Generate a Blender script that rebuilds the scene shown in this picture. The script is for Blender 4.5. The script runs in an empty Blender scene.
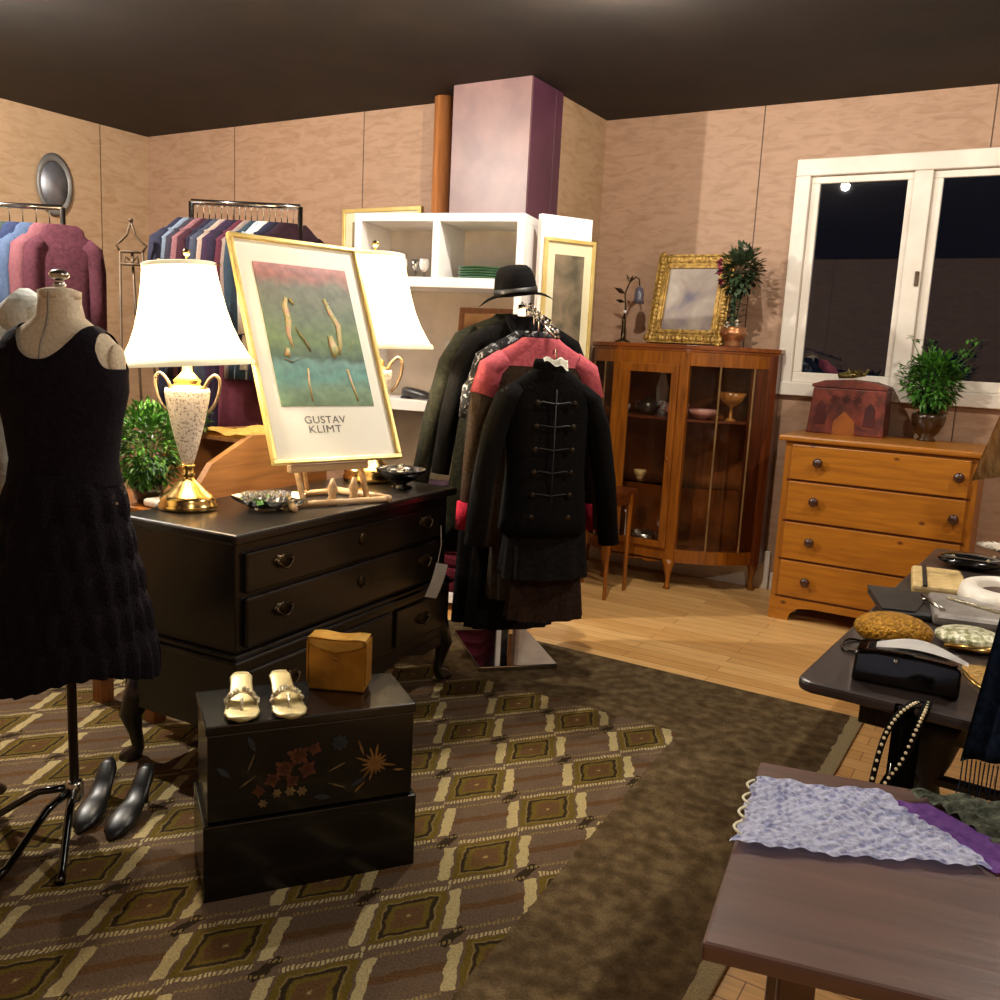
import bpy, bmesh, math, random
from mathutils import Vector, Matrix
random.seed(7)
PI=math.pi; S=bpy.context.scene; COL=S.collection
R=math.radians
def lin(h):
    h=h.lstrip('#'); o=[]
    for i in (0,2,4):
        c=int(h[i:i+2],16)/255; o.append(c/12.92 if c<=.04045 else ((c+.055)/1.055)**2.4)
    return (*o,1)
# ---------------------------------------------------------------- materials
def newmat(name):
    m=bpy.data.materials.new(name); m.use_nodes=True; nt=m.node_tree; nt.nodes.clear()
    out=nt.nodes.new('ShaderNodeOutputMaterial'); b=nt.nodes.new('ShaderNodeBsdfPrincipled')
    nt.links.new(b.outputs[0],out.inputs[0]); return m,nt,b,out
def N(nt,t,**k):
    n=nt.nodes.new(t)
    for a,v in k.items(): setattr(n,a,v)
    return n
def coords(nt,scale=(1,1,1),which='Object'):
    tc=N(nt,'ShaderNodeTexCoord'); mp=N(nt,'ShaderNodeMapping'); mp.inputs['Scale'].default_value=scale
    nt.links.new(tc.outputs[which],mp.inputs[0]); return mp.outputs[0]
def ramp(nt,fac,stops):
    r=N(nt,'ShaderNodeValToRGB'); e=r.color_ramp.elements
    while len(e)>1: e.remove(e[-1])
    e[0].position=stops[0][0]; e[0].color=stops[0][1]
    for p,c in stops[1:]:
        x=e.new(p); x.color=c
    nt.links.new(fac,r.inputs[0]); return r.outputs[0]
def noise(nt,vec,scale=5,detail=4,dist=0):
    n=N(nt,'ShaderNodeTexNoise'); n.inputs['Scale'].default_value=scale; n.inputs['Detail'].default_value=detail
    n.inputs['Distortion'].default_value=dist; nt.links.new(vec,n.inputs['Vector']); return n.outputs['Fac']
def bump(nt,b,h,strength=.3,dist=.01):
    n=N(nt,'ShaderNodeBump'); n.inputs['Strength'].default_value=strength; n.inputs['Distance'].default_value=dist
    nt.links.new(h,n.inputs['Height']); nt.links.new(n.outputs[0],b.inputs['Normal'])
def M(name,c1,c2=None,rough=.5,metal=0,scale=8,stretch=(1,1,1),bmp=0,dist=0,coat=0,emit=0,sheen=0,lo=.35,hi=.65,spec=None):
    m,nt,b,out=newmat(name); c1=lin(c1); c2=lin(c2) if c2 else tuple(x*.8 for x in c1[:3])+(1,)
    f=noise(nt,coords(nt,stretch),scale,5,dist); col=ramp(nt,f,[(lo,c2),(hi,c1)])
    nt.links.new(col,b.inputs['Base Color']); b.inputs['Roughness'].default_value=rough; b.inputs['Metallic'].default_value=metal
    b.inputs['Coat Weight'].default_value=coat; b.inputs['Sheen Weight'].default_value=sheen
    if spec is not None: b.inputs['Specular IOR Level'].default_value=spec
    if emit: nt.links.new(col,b.inputs['Emission Color']); b.inputs['Emission Strength'].default_value=emit
    if bmp: bump(nt,b,f,bmp)
    return m
def wood(name,c1,c2,axis=0,rough=.35,scale=3,coat=.2,knots=False):
    st=[14,14,14]; st[axis]=1.2
    m,nt,b,out=newmat(name); v=coords(nt,tuple(st)); f=noise(nt,v,scale,6,.6)
    col=ramp(nt,f,[(.3,lin(c2)),(.7,lin(c1))])
    if knots:
        vo=N(nt,'ShaderNodeTexVoronoi'); vo.inputs['Scale'].default_value=5.5; nt.links.new(coords(nt,(1,1,1.6)),vo.inputs['Vector'])
        k=ramp(nt,vo.outputs['Distance'],[(.05,(0,0,0,1)),(.11,(1,1,1,1))])
        mx=N(nt,'ShaderNodeMix',data_type='RGBA'); mx.inputs[6].default_value=lin('5a2a08'); nt.links.new(k,mx.inputs[0]); nt.links.new(col,mx.inputs[7]); col=mx.outputs[2]
    nt.links.new(col,b.inputs['Base Color']); b.inputs['Roughness'].default_value=rough; b.inputs['Coat Weight'].default_value=coat; b.inputs['Coat Roughness'].default_value=.2
    bump(nt,b,f,.08); return m
def fabric(name,c1,c2=None,rough=.95,scale=60,bmp=.25,sheen=0,**k): return M(name,c1,c2,rough,scale=scale,bmp=bmp,sheen=sheen,spec=.12,**k)
def glassmat(name,tint=(1,1,1,1),fac=.1,rough=.03):
    m=bpy.data.materials.new(name); m.use_nodes=True; nt=m.node_tree; nt.nodes.clear()
    out=N(nt,'ShaderNodeOutputMaterial'); t=N(nt,'ShaderNodeBsdfTransparent'); g=N(nt,'ShaderNodeBsdfGlossy'); mx=N(nt,'ShaderNodeMixShader')
    lw=N(nt,'ShaderNodeLayerWeight'); lw.inputs[0].default_value=fac; ma=N(nt,'ShaderNodeMath',operation='ADD'); ma.inputs[1].default_value=fac*.4
    nz=noise(nt,coords(nt),2); rr=N(nt,'ShaderNodeMapRange'); rr.inputs[3].default_value=rough; rr.inputs[4].default_value=rough*2; nt.links.new(nz,rr.inputs[0]); nt.links.new(rr.outputs[0],g.inputs['Roughness'])
    t.inputs[0].default_value=tint; nt.links.new(lw.outputs['Fresnel'],ma.inputs[0]); nt.links.new(ma.outputs[0],mx.inputs[0])
    nt.links.new(t.outputs[0],mx.inputs[1]); nt.links.new(g.outputs[0],mx.inputs[2]); nt.links.new(mx.outputs[0],out.inputs[0]); return m
def math_(nt,op,a,b=None):
    n=N(nt,'ShaderNodeMath',operation=op)
    for i,x in enumerate((a,b)):
        if x is None: continue
        if isinstance(x,(int,float)): n.inputs[i].default_value=x
        else: nt.links.new(x,n.inputs[i])
    return n.outputs[0]
def mixc(nt,f,a,b):
    mx=N(nt,'ShaderNodeMix',data_type='RGBA')
    nt.links.new(f,mx.inputs[0])
    for i,x in ((6,a),(7,b)):
        if isinstance(x,tuple): mx.inputs[i].default_value=x
        else: nt.links.new(x,mx.inputs[i])
    return mx.outputs[2]
def plywood(name,axis,c1,c2):   # sheets 1.22 m wide with dark joints
    m,nt,b,out=newmat(name); st=[4,4,14]; v=coords(nt,tuple(st)); f=noise(nt,v,1.6,6,1.2)
    col=ramp(nt,f,[(.3,lin(c2)),(.55,lin(c1)),(.8,tuple(min(1,x*1.08) for x in lin(c1)[:3])+(1,))])
    tc=N(nt,'ShaderNodeTexCoord'); sx=N(nt,'ShaderNodeSeparateXYZ'); nt.links.new(tc.outputs['Object'],sx.inputs[0])
    u=math_(nt,'DIVIDE',sx.outputs[axis],1.22); fr=math_(nt,'FRACT',math_(nt,'ADD',u,20.37)); j=math_(nt,'LESS_THAN',fr,.006)
    col=mixc(nt,j,col,lin('4a3220')); nt.links.new(col,b.inputs['Base Color']); b.inputs['Roughness'].default_value=.6; bump(nt,b,f,.1); return m
def floormat():
    m,nt,b,out=newmat('plank floor'); v=coords(nt); br=N(nt,'ShaderNodeTexBrick'); nt.links.new(v,br.inputs['Vector'])
    br.inputs['Scale'].default_value=1; br.inputs['Brick Width'].default_value=1.15; br.inputs['Row Height'].default_value=.083; br.inputs['Mortar Size'].default_value=.0016
    br.inputs['Color1'].default_value=lin('e2b474'); br.inputs['Color2'].default_value=lin('cd9a5a'); br.inputs['Mortar'].default_value=lin('7c4d22'); br.offset=.37
    f=noise(nt,coords(nt,(2,22,1)),3,5,.5); g=ramp(nt,f,[(.3,(.72,.7,.66,1)),(.7,(1.05,1.05,1.05,1))])
    mx=N(nt,'ShaderNodeMix',data_type='RGBA',blend_type='MULTIPLY'); mx.inputs[0].default_value=.8; nt.links.new(br.outputs['Color'],mx.inputs[6]); nt.links.new(g,mx.inputs[7])
    nt.links.new(mx.outputs[2],b.inputs['Base Color']); b.inputs['Roughness'].default_value=.42; b.inputs['Coat Weight'].default_value=.15; return m
def rugmat():
    m,nt,b,out=newmat('rug wool'); tc=N(nt,'ShaderNodeTexCoord'); v0=tc.outputs['Object']
    nz=N(nt,'ShaderNodeTexNoise'); nz.inputs['Scale'].default_value=28; nt.links.new(v0,nz.inputs['Vector'])
    vm=N(nt,'ShaderNodeVectorMath',operation='MULTIPLY_ADD'); nt.links.new(nz.outputs['Color'],vm.inputs[0]); vm.inputs[1].default_value=(.022,.022,0); nt.links.new(v0,vm.inputs[2])
    s=N(nt,'ShaderNodeSeparateXYZ'); nt.links.new(vm.outputs[0],s.inputs[0]); x,y=s.outputs[0],s.outputs[1]
    ABS=lambda q:math_(nt,'ABSOLUTE',q)
    PX,PY=.262,.335
    xs=math_(nt,'ADD',x,math_(nt,'MULTIPLY',math_(nt,'SUBTRACT',y,2.98),-.04))
    def cell(q,c0,P,off): return math_(nt,'MULTIPLY',math_(nt,'SUBTRACT',math_(nt,'FRACT',math_(nt,'ADD',math_(nt,'DIVIDE',math_(nt,'SUBTRACT',q,c0),P),50.5+off)),.5),P)
    dx=cell(xs,-1.658+.011,PX,0); dy=cell(y,2.98+.011,PY,0); ex_=cell(xs,-1.658+.011,PX,.5); ey_=cell(y,2.98+.011,PY,.5)
    LT=lambda a,b:math_(nt,'LESS_THAN',a,b); GT=lambda a,b:math_(nt,'GREATER_THAN',a,b); MUL=lambda a,b:math_(nt,'MULTIPLY',a,b); ADD=lambda a,b:math_(nt,'ADD',a,b)
    def ab(dx,dy): return ABS(ADD(MUL(dx,.966),MUL(dy,.529))),ABS(ADD(MUL(dx,.885),MUL(dy,-.655)))
    a1,b1=ab(dx,dy); a2,b2=ab(ex_,ey_)
    cream=lin('a8986c'); tan=lin('7d6a42'); olive=lin('5f4e1c'); dark=lin('2f2415'); brown=lin('5a4026'); mauve=lin('5e4c3c')
    stripe=GT(math_(nt,'SINE',MUL(ADD(MUL(x,.966),MUL(y,.529)),560)),-.3)
    col=mixc(nt,MUL(LT(b2,.014),LT(a2,.09)),mauve,brown)
    col=mixc(nt,MUL(GT(ABS(dx),.118),LT(ABS(dy),.045)),col,dark)
    bar=MUL(LT(b1,.082),MUL(GT(a1,.096),LT(a1,.128))); ser=MUL(MUL(GT(b1,.090),LT(b1,.108)),LT(a1,.092))
    pan=MUL(LT(b1,.086),LT(a1,.088)); rd=math_(nt,'MAXIMUM',a1,MUL(b1,.98))
    panel=ramp(nt,MUL(rd,10),[(0,cream),(.04,tan),(.08,brown),(.36,brown),(.42,olive),(.52,olive),(.56,dark),(.64,dark),(.67,tan),(.72,olive)])
    col=mixc(nt,pan,col,panel); col=mixc(nt,MUL(ser,stripe),col,cream); col=mixc(nt,bar,col,cream)
    bar2=MUL(MUL(GT(b2,.082),LT(b2,.094)),MUL(LT(a2,.09),stripe)); col=mixc(nt,MUL(bar2,math_(nt,'SUBTRACT',1,pan)),col,tan)
    inx=math_(nt,'LESS_THAN',math_(nt,'ADD',x,MUL(y,.06)),-.84); iny=math_(nt,'LESS_THAN',y,3.13); fld=math_(nt,'MULTIPLY',inx,iny)
    nb=noise(nt,v0,22,5); bord=ramp(nt,nb,[(.3,lin('43351f')),(.5,lin('574630')),(.7,lin('6c5c40'))])
    # guard stripes of the border
    ex=GT(x,-.515); bord=mixc(nt,ex,bord,lin('9a8a68'))
    col=mixc(nt,fld,bord,col)
    f=noise(nt,v0,160,3); g=ramp(nt,f,[(.3,(.72,.72,.72,1)),(.7,(1.15,1.15,1.15,1))])
    mx=N(nt,'ShaderNodeMix',data_type='RGBA',blend_type='MULTIPLY'); mx.inputs[0].default_value=1; nt.links.new(col,mx.inputs[6]); nt.links.new(g,mx.inputs[7])
    nt.links.new(mx.outputs[2],b.inputs['Base Color']); b.inputs['Roughness'].default_value=.95; b.inputs['Specular IOR Level'].default_value=.1; bump(nt,b,f,.5,.01); return m
def printmat(name,c1,c2,c3,scale=6,w=.35):
    m,nt,b,out=newmat(name); cc=lambda a:lin(a)
    f=noise(nt,coords(nt),scale,4,w); col=ramp(nt,f,[(.32,cc(c1)),(.5,cc(c2)),(.68,cc(c3))]); nt.links.new(col,b.inputs['Base Color']); b.inputs['Roughness'].default_value=.5; return m

m_ply=plywood('plywood wall',0,'a6846a','967459'); m_plyl=plywood('plywood left wall',1,'ac8e6e','9c7c5a')
m_ceil=M('dark painted ceiling','2a2018','1d1712',.8,scale=3)
m_floor=floormat(); m_rug=rugmat()
m_white=M('white paint','e4dccf','d3c8ba',.45,scale=4); m_shelf=M('white laminate','ebe6e2','dcd6d2',.35,scale=3)
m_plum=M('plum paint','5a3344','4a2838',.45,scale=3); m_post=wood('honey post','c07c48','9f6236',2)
m_black=M('black lacquer','0d0a09','060505',.24,scale=5,coat=.25); m_dwood=wood('ebonised wood','150d09','0a0604',0,.32,coat=.2)
m_pine=wood('honey pine','a96a16','8c520a',0,.4,coat=.2,knots=True); m_pinev=wood('honey pine upright','9e6010','844c08',2,.4)
m_cab=wood('amber cabinet wood','9c5a14','703a08',2,.3,coat=.4); m_cabd=wood('walnut veneer','6a300e','451c08',2,.35,coat=.3); m_cabtop=wood('cabinet top wood','8d4a18','65300e',0,.3,coat=.4)
m_knob=M('dark turned knob','3b1a10','220e08',.3,coat=.4); m_leg=wood('orange pine leg','a1642c','7d4a1e',2)
m_brass=M('polished brass','e6c480','cfa455',.2,1,scale=20); m_gold=M('gold leaf','b08c42','7c5a22',.45,.5,scale=45,bmp=.5); m_goldf=M('slim gold frame','e2cc86','cdb064',.35,.5)
m_bronze=M('dull bronze','4a3a22','2c2114',.35,.8); m_chrome=M('chrome','d8d8d8','c4c4c8',.1,1); m_silver=M('silver','c8c4bc','a9a49b',.25,1)
m_iron=M('rusty wrought iron','5f4a34','45341f',.6,.3); m_crystal=M('frosted crystal','efe6dc','9c8a7c',.3,scale=130,bmp=.5,lo=.36,hi=.5)
m_glass=glassmat('cabinet glass',(.94,.93,.9,1),.08); m_pane=glassmat('window glass',(.5,.55,.6,1),.22,.008); m_clear=glassmat('clear glass',(.95,.97,.95,1),.3)
m_night=M('night dark siding','14161c','0c0d12',.9)
m_form=fabric('ecru form cover','cfc0a8','bfae94',scale=120); m_dress=fabric('black dress knit','1a131b','110c12',scale=90); m_lace=fabric('black lace tiers','191119','0b080c',scale=150,bmp=.6)
m_blackc=fabric('black wool','100e0e','090808',scale=80); m_black2=fabric('soft black cloth','1b1817','100e0d',scale=60); m_olive=fabric('olive grey cloth','2c2c20','1c1c16',scale=60)
m_pink=fabric('salmon pink cloth','ca646c','b2525c',scale=70); m_taupe=fabric('taupe cloth','4a3c30','382c24',scale=90); m_red=fabric('crimson cuff','b0243a','981c30',scale=70)
m_brownc=fabric('brown skirt cloth','33241c','241812',scale=80); m_greyc=fabric('grey skirt cloth','4c443c','3c342e',scale=80)
m_bw=M('black and white print','a8a8ae','101014',.9,scale=34,lo=.54,hi=.6,dist=1.5)
m_whitef=fabric('white knit','dfe0da','c9ccc2',scale=50,bmp=.5); m_fur=M('tan fur','c4a274','93703f',.95,scale=60,bmp=1,stretch=(1,1,.3))
m_leaf=M('green leaf','447a20','26500f',.5,scale=12); m_leafd=M('dull leaf','3f5332','27351f',.6,scale=12); m_pinkfl=M('rose petal','a8455a','7d2e44',.6); m_wflower=M('white petal','d8d0c0','b8ae9c',.6)
m_pot=M('brown glazed pot','3c260f','26160a',.25,coat=.5); m_copper=M('copper pot','c49068','9a6238',.35,.7); m_redbox=M('red painted box','743020','401810',.5,scale=14,dist=1)
m_beige=M('beige leather','cdb27c','b4965e',.5,scale=30); m_patent=M('black patent leather','080707','050404',.16,coat=.3); m_silverf=M('grey satin','a39c96','857e78',.35,.3,scale=12)
m_goldb=M('gold beading','c08a1a','7c5208',.4,.6,scale=120,bmp=1); m_seq=M('pale sequins','e2dfc4','8d8c5c',.3,.3,scale=70,bmp=.8,lo=.42,hi=.58); m_blks=M('charcoal satin','2b2624','1c1817',.4,scale=12)
m_beadw=M('pearl bead','fff0cc','f0e0b4',.2); m_navy=fabric('navy shawl','26324a','141c2a',scale=70); m_lav=M('pale crochet','e8eaff','b4b8e0',.9,scale=70,bmp=1,lo=.38,hi=.52); m_purple=fabric('purple cloth','9468b4','7a4ea0'); m_green=M('green grey knit','8d927e','4d5446',.95,scale=55,bmp=1)
m_btable=M('charcoal table paint','3a2f2c','2c2321',.35,scale=6,coat=.2); m_fgt=wood('brown tabletop','5f4238','4c342c',0,.4); m_easel=wood('pale easel wood','d2b084','b08a5c',0,.5)
m_paper=M('paper','e9e6da','dcd8ca',.7); m_mat=M('white mat board','fbf8ea','f6f1de',.6,scale=2); m_cream=M('cream mat','d8cfae','cbc09c',.6,scale=3); m_tagm=M('white tag','f8f6f0','efece4',.7); m_ink=M('grey ink','8d877c','6d675e',.8)
m_goldl=M('gold metallic leather','b5802c','94641c',.34,.45,scale=14,bmp=.2); m_goldhi=M('bright gold leather','f2cc6c','dca848',.28,.3,scale=14,bmp=.2); m_sole=M('champagne leather','b8aa7c','9c8e62',.4,.4); m_rhine=M('rhinestones','fff8e0','b8ac88',.12,.7,scale=150,bmp=.8)
m_greeng=M('green glass plates','4d7a58','3a6146',.2,coat=.5); m_wplate=M('white china','e6e4e2','cfcac8',.2,coat=.4); m_leather=wood('brown crate wood','8a6038','6b4726',1); m_cloth_y=fabric('yellow cloth','d3b465','b8964a')

# ---------------------------------------------------------------- mesh helpers
def cr(pts,n):
    P=[Vector(p) for p in pts]; o=[]
    for k in range(n+1):
        q=k/n*(len(P)-1); i=min(int(q),len(P)-2); f=q-i; a=P[max(i-1,0)];b=P[i];c=P[i+1];d=P[min(i+2,len(P)-1)]
        o.append(.5*((2*b)+(c-a)*f+(2*a-5*b+4*c-d)*f*f+(3*b-a-3*c+d)*f**3))
    return o
class B:
    def frame4(s,x0,x1,z0,z1,y0,y1,l,r=None,bt=None,tp=None):
        r=r or l; bt=bt or l; tp=tp or l
        return s.box((x0,y0,z0),(x1,y1,z0+bt)).box((x0,y0,z1-tp),(x1,y1,z1)).box((x0,y0,z0+bt),(x0+l,y1,z1-tp)).box((x1-r,y0,z0+bt),(x1,y1,z1-tp))
    def __init__(s): s.bm=bmesh.new()
    def box(s,a,b,rot=None,piv=None):
        a=Vector(a);b=Vector(b); vs=[s.bm.verts.new((x,y,z)) for x in(a.x,b.x) for y in(a.y,b.y) for z in(a.z,b.z)]
        for f in((0,1,3,2),(4,6,7,5),(0,4,5,1),(2,3,7,6),(0,2,6,4),(1,5,7,3)): s.bm.faces.new([vs[i] for i in f])
        if rot: 
            c=Vector(piv) if piv else (a+b)/2
            for v in vs: v.co=c+rot@(v.co-c)
        return s
    def ring(s,c,u,v,ru,rv,n,ex=2.0,fn=None):
        o=[]
        for i in range(n):
            t=2*PI*i/n; ct,st=math.cos(t),math.sin(t)
            a=math.copysign(abs(ct)**(2/ex),ct); b=math.copysign(abs(st)**(2/ex),st); k=fn(t) if fn else 1
            o.append(s.bm.verts.new(c+u*(ru*a*k)+v*(rv*b*k)))
        return o
    def skin(s,rings,cap0=True,cap1=True,close=True):
        for a,b in zip(rings,rings[1:]):
            n=len(a)
            for i in range(n if close else n-1): s.bm.faces.new((a[i],a[(i+1)%n],b[(i+1)%n],b[i]))
        if cap0 and close: s.bm.faces.new(list(reversed(rings[0])))
        if cap1 and close: s.bm.faces.new(rings[-1])
        return s
    def tube(s,pts,r,n=10,cap=True,flat=1.0):
        pts=[Vector(p) for p in pts]; rs=r if isinstance(r,(list,tuple)) else [r]*len(pts); rings=[]; up=None
        for i,p in enumerate(pts):
            d=(pts[min(i+1,len(pts)-1)]-pts[max(i-1,0)])
            d=d.normalized() if d.length>1e-9 else Vector((0,0,1))
            if up is None: up=Vector((0,0,1)) if abs(d.z)<.9 else Vector((0,1,0))
            u=d.cross(up)
            u=u.normalized() if u.length>1e-6 else Vector((1,0,0))
            v=u.cross(d).normalized(); up=v
            rings.append(s.ring(p,u,v,rs[i],rs[i]*flat,n))
        return s.skin(rings,cap,cap)
    def lathe(s,prof,c=(0,0,0),n=24,sx=1,sy=1,fn=None,cap=True):
        c=Vector(c); rings=[s.ring(c+Vector((0,0,z)),Vector((1,0,0)),Vector((0,1,0)),max(r,1e-4)*sx,max(r,1e-4)*sy,n,2,(lambda t,z=z:fn(t,z)) if fn else None) for r,z in prof]
        return s.skin(rings,cap,cap)
    def prism(s,poly,axis,a,b):  # poly in the other two axes
        def P(p,w):
            q=list(p); q.insert(axis,w); return s.bm.verts.new(q)
        A=[P(p,a) for p in poly]; C=[P(p,b) for p in poly]; return s.skin([A,C])
    def sph(s,c,r,sx=1,sy=1,sz=1,seg=12,rings=7):
        prof=[(math.sin(PI*i/rings)*r,-math.cos(PI*i/rings)*r*sz) for i in range(rings+1)]
        return s.lathe(prof,c,seg,sx,sy)
    def surf(s,f,nu,nv,th=0):
        g=[[s.bm.verts.new(f(i/nu,j/nv)) for j in range(nv+1)] for i in range(nu+1)]
        for i in range(nu):
            for j in range(nv): s.bm.faces.new((g[i][j],g[i+1][j],g[i+1][j+1],g[i][j+1]))
        if th:
            geo=list(s.bm.faces)[-nu*nv:]; bmesh.ops.solidify(s.bm,geom=geo,thickness=th)
        return s
    def leaf(s,p,d,L,w,up=Vector((0,0,1))):
        d=d.normalized(); u=d.cross(up); u=u.normalized() if u.length>1e-5 else Vector((1,0,0)); n=u.cross(d)
        a=s.bm.verts.new(p); b=s.bm.verts.new(p+d*L*.5+u*w+n*L*.06); c=s.bm.verts.new(p+d*L-n*L*.08); e=s.bm.verts.new(p+d*L*.5-u*w+n*L*.06)
        s.bm.faces.new((a,b,c,e)); return s
    def rot(s,m):
        for v in s.bm.verts: v.co=m@v.co
        return s
    def build(s,name,mat,parent=None,smooth=False,bevel=0,loc=None,rotz=None):
        bmesh.ops.recalc_face_normals(s.bm,faces=s.bm.faces); me=bpy.data.meshes.new(name); s.bm.to_mesh(me); s.bm.free()
        me.materials.append(mat)
        if smooth:
            for p in me.polygons: p.use_smooth=True
        o=bpy.data.objects.new(name,me); COL.objects.link(o)
        if parent: o.parent=parent
        if loc: o.location=loc
        if rotz is not None: o.rotation_euler[2]=rotz
        if bevel:
            md=o.modifiers.new('bevel','BEVEL'); md.width=bevel; md.segments=2; md.limit_method='ANGLE'
        return o
def thing(name,label,cat,loc=(0,0,0),rz=0,group=None,scale=None):
    o=bpy.data.objects.new(name,None); COL.objects.link(o); o.location=loc; o.rotation_euler[2]=rz; o.empty_display_size=.05
    if scale: o.scale=scale if isinstance(scale,tuple) else (scale,)*3
    o['label']=label; o['category']=cat
    if group: o['group']=group
    return o
def tag(o,label,cat,group=None):
    o['label']=label; o['category']=cat
    if group: o['group']=group
    return o
def struct(o): o['kind']='structure'; return o
def lab(o,l): o['label']=l; return o
def copytree(o,parent=None):
    c=o.copy(); COL.objects.link(c)
    if parent: c.parent=parent
    for ch in list(o.children): copytree(ch,c)
    return c
V=Vector
# ---------------------------------------------------------------- room
H=2.9
struct(B().box((-6.4,-2.6,-.1),(3.2,5.7,0)).build('floor',m_floor))
struct(B().box((-6.4,-2.6,H),(3.2,5.7,H+.1)).build('ceiling',m_ceil))
wb=B()
WX0,WX1,WZ0,WZ1=-1.42,.86,1.245,2.525
wb.box((-2.7,5.6,0),(WX0,5.7,H)); wb.box((WX1,5.6,0),(3.2,5.7,H)); wb.box((WX0,5.6,0),(WX1,5.7,WZ0)); wb.box((WX0,5.6,WZ1),(WX1,5.7,H))
struct(wb.build('wall_back',m_ply))
struct(B().box((-6.4,4.85,0),(-2.8,4.95,H)).build('wall_rear_left',m_ply))
struct(B().box((-2.8,4.85,0),(-2.7,5.7,H)).build('wall_return',m_plyl))
struct(B().box((-6.4,-2.6,0),(-6.3,4.85,H)).build('wall_left',m_plyl))
struct(B().box((3.1,-2.6,0),(3.2,5.6,H)).build('wall_right',m_plyl))
struct(B().box((-6.3,-2.6,0),(3.1,-2.5,H)).build('wall_front',m_ply))
tr_=struct(B().box((-3.2,4.58,0),(-2.67,4.85,H)).box((-2.7,4.85,0),(-2.67,4.94,H)).build('trim_1',m_plum,bevel=.005)); B().box((-3.2,4.57,0),(-2.675,4.58,H)).build('lit_front',M('lit plum front','83605a','70504c',.4,scale=5),tr_)  # light on the plum column's front, put into the board's paler colour
struct(B().lathe([(.065,0),(.065,H)],(-3.4,4.77,0),20).build('trim_2',m_post,smooth=True))
bs=B().box((-2.7,5.575,0),(-1.37,5.6,.24)).box((-1.36,5.575,0),(3.1,5.6,.11)); struct(bs.build('baseboard_back',m_white,bevel=.004))
struct(B().box((-6.3,4.825,0),(-3.47,4.85,.11)).build('baseboard_rear_left',m_white,bevel=.004))
# rug
tag(B().box((-4.6,-.6,0),(-.475,3.72,.012)).build('area_rug',m_rug,bevel=.004),'large brown rug with a cream hexagon lattice and plain dark border','rug')
# window: casing, sash, panes
w=thing('window_1','wide white double window showing the dark night outside','window',(0,0,0)); w['kind']='structure'; del w['category']
c=B(); 
c.box((WX0-.02,5.565,WZ1-.045),(WX1+.02,5.64,WZ1+.05)); c.box((WX0-.02,5.565,WZ0),(WX0+.065,5.64,WZ1-.045)); c.box((WX1-.065,5.565,WZ0),(WX1+.02,5.64,WZ1-.045))
c.box((-.80,5.57,WZ0),(-.705,5.64,WZ1-.045)); c.box((.18,5.57,WZ0),(.27,5.64,WZ1-.045))
c.build('window_frame',m_white,w,bevel=.006)
B().box((WX0-.03,5.555,WZ0-.03),(WX1+.03,5.64,WZ0+.05)).build('window_sill',m_white,w,bevel=.006)
for x0,x1 in ((WX0+.065,-.80),(-.705,.18),(.27,WX1-.065)):
    s=B(); z0,z1=WZ0+.05,WZ1-.045
    s.frame4(x0,x1,z0,z1,5.60,5.63,.05,.035,.06,.04)
    so=s.build('sash',m_white,w,bevel=.004); B().box((x0+.05,5.62,z0+.06),(x1-.035,5.625,z1-.04)).build('pane',m_pane,so)
for x0 in (-.79,):
    B().box((-.735,5.555,1.86),(-.715,5.575,1.94)).build('latch',m_iron,w,bevel=.003)
# ceiling lamps
def ceil_lamp(x,y,power,label,col=(1,.92,.80),spot=False):
    t=thing('ceiling_lamp',label,'ceiling lamp',(x,y,H)); 
    B().lathe([(.045,0),(.048,-.01),(.042,-.016)],n=28).build('lamp_rim',m_silver,t,True)
    g=M('lit ceiling glass','ffe9c8','ffe2b8',.3,emit=4); B().lathe([(.04,-.012),(.036,-.022),(.025,-.03),(.01,-.034),(0.001,-.035)],n=28).build('glass_dome',g,t,True)
    l=bpy.data.lights.new('bulb','POINT'); l.energy=power; l.color=col; l.shadow_soft_size=.03; o=bpy.data.objects.new('bulb',l); COL.objects.link(o); o.parent=t; o.location=(0,0,-.085)
ceil_lamp(-1.62,3.45,85,'round ceiling lamp above the coat rack')
ceil_lamp(.55,3.5,75,'added unseen ceiling lamp in front of the window')  # unseen lamp added for room light, set where the panes don't mirror it
ceil_lamp(-4.3,2.0,250,'added unseen ceiling lamp over the clothes racks on the left',(1,.93,.83))  # unseen lamp added to brighten the left walls and racks
ceil_lamp(.9,.3,60,'added unseen ceiling lamp over the front of the shop')  # unseen lamp added to light the tables on the right

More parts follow.
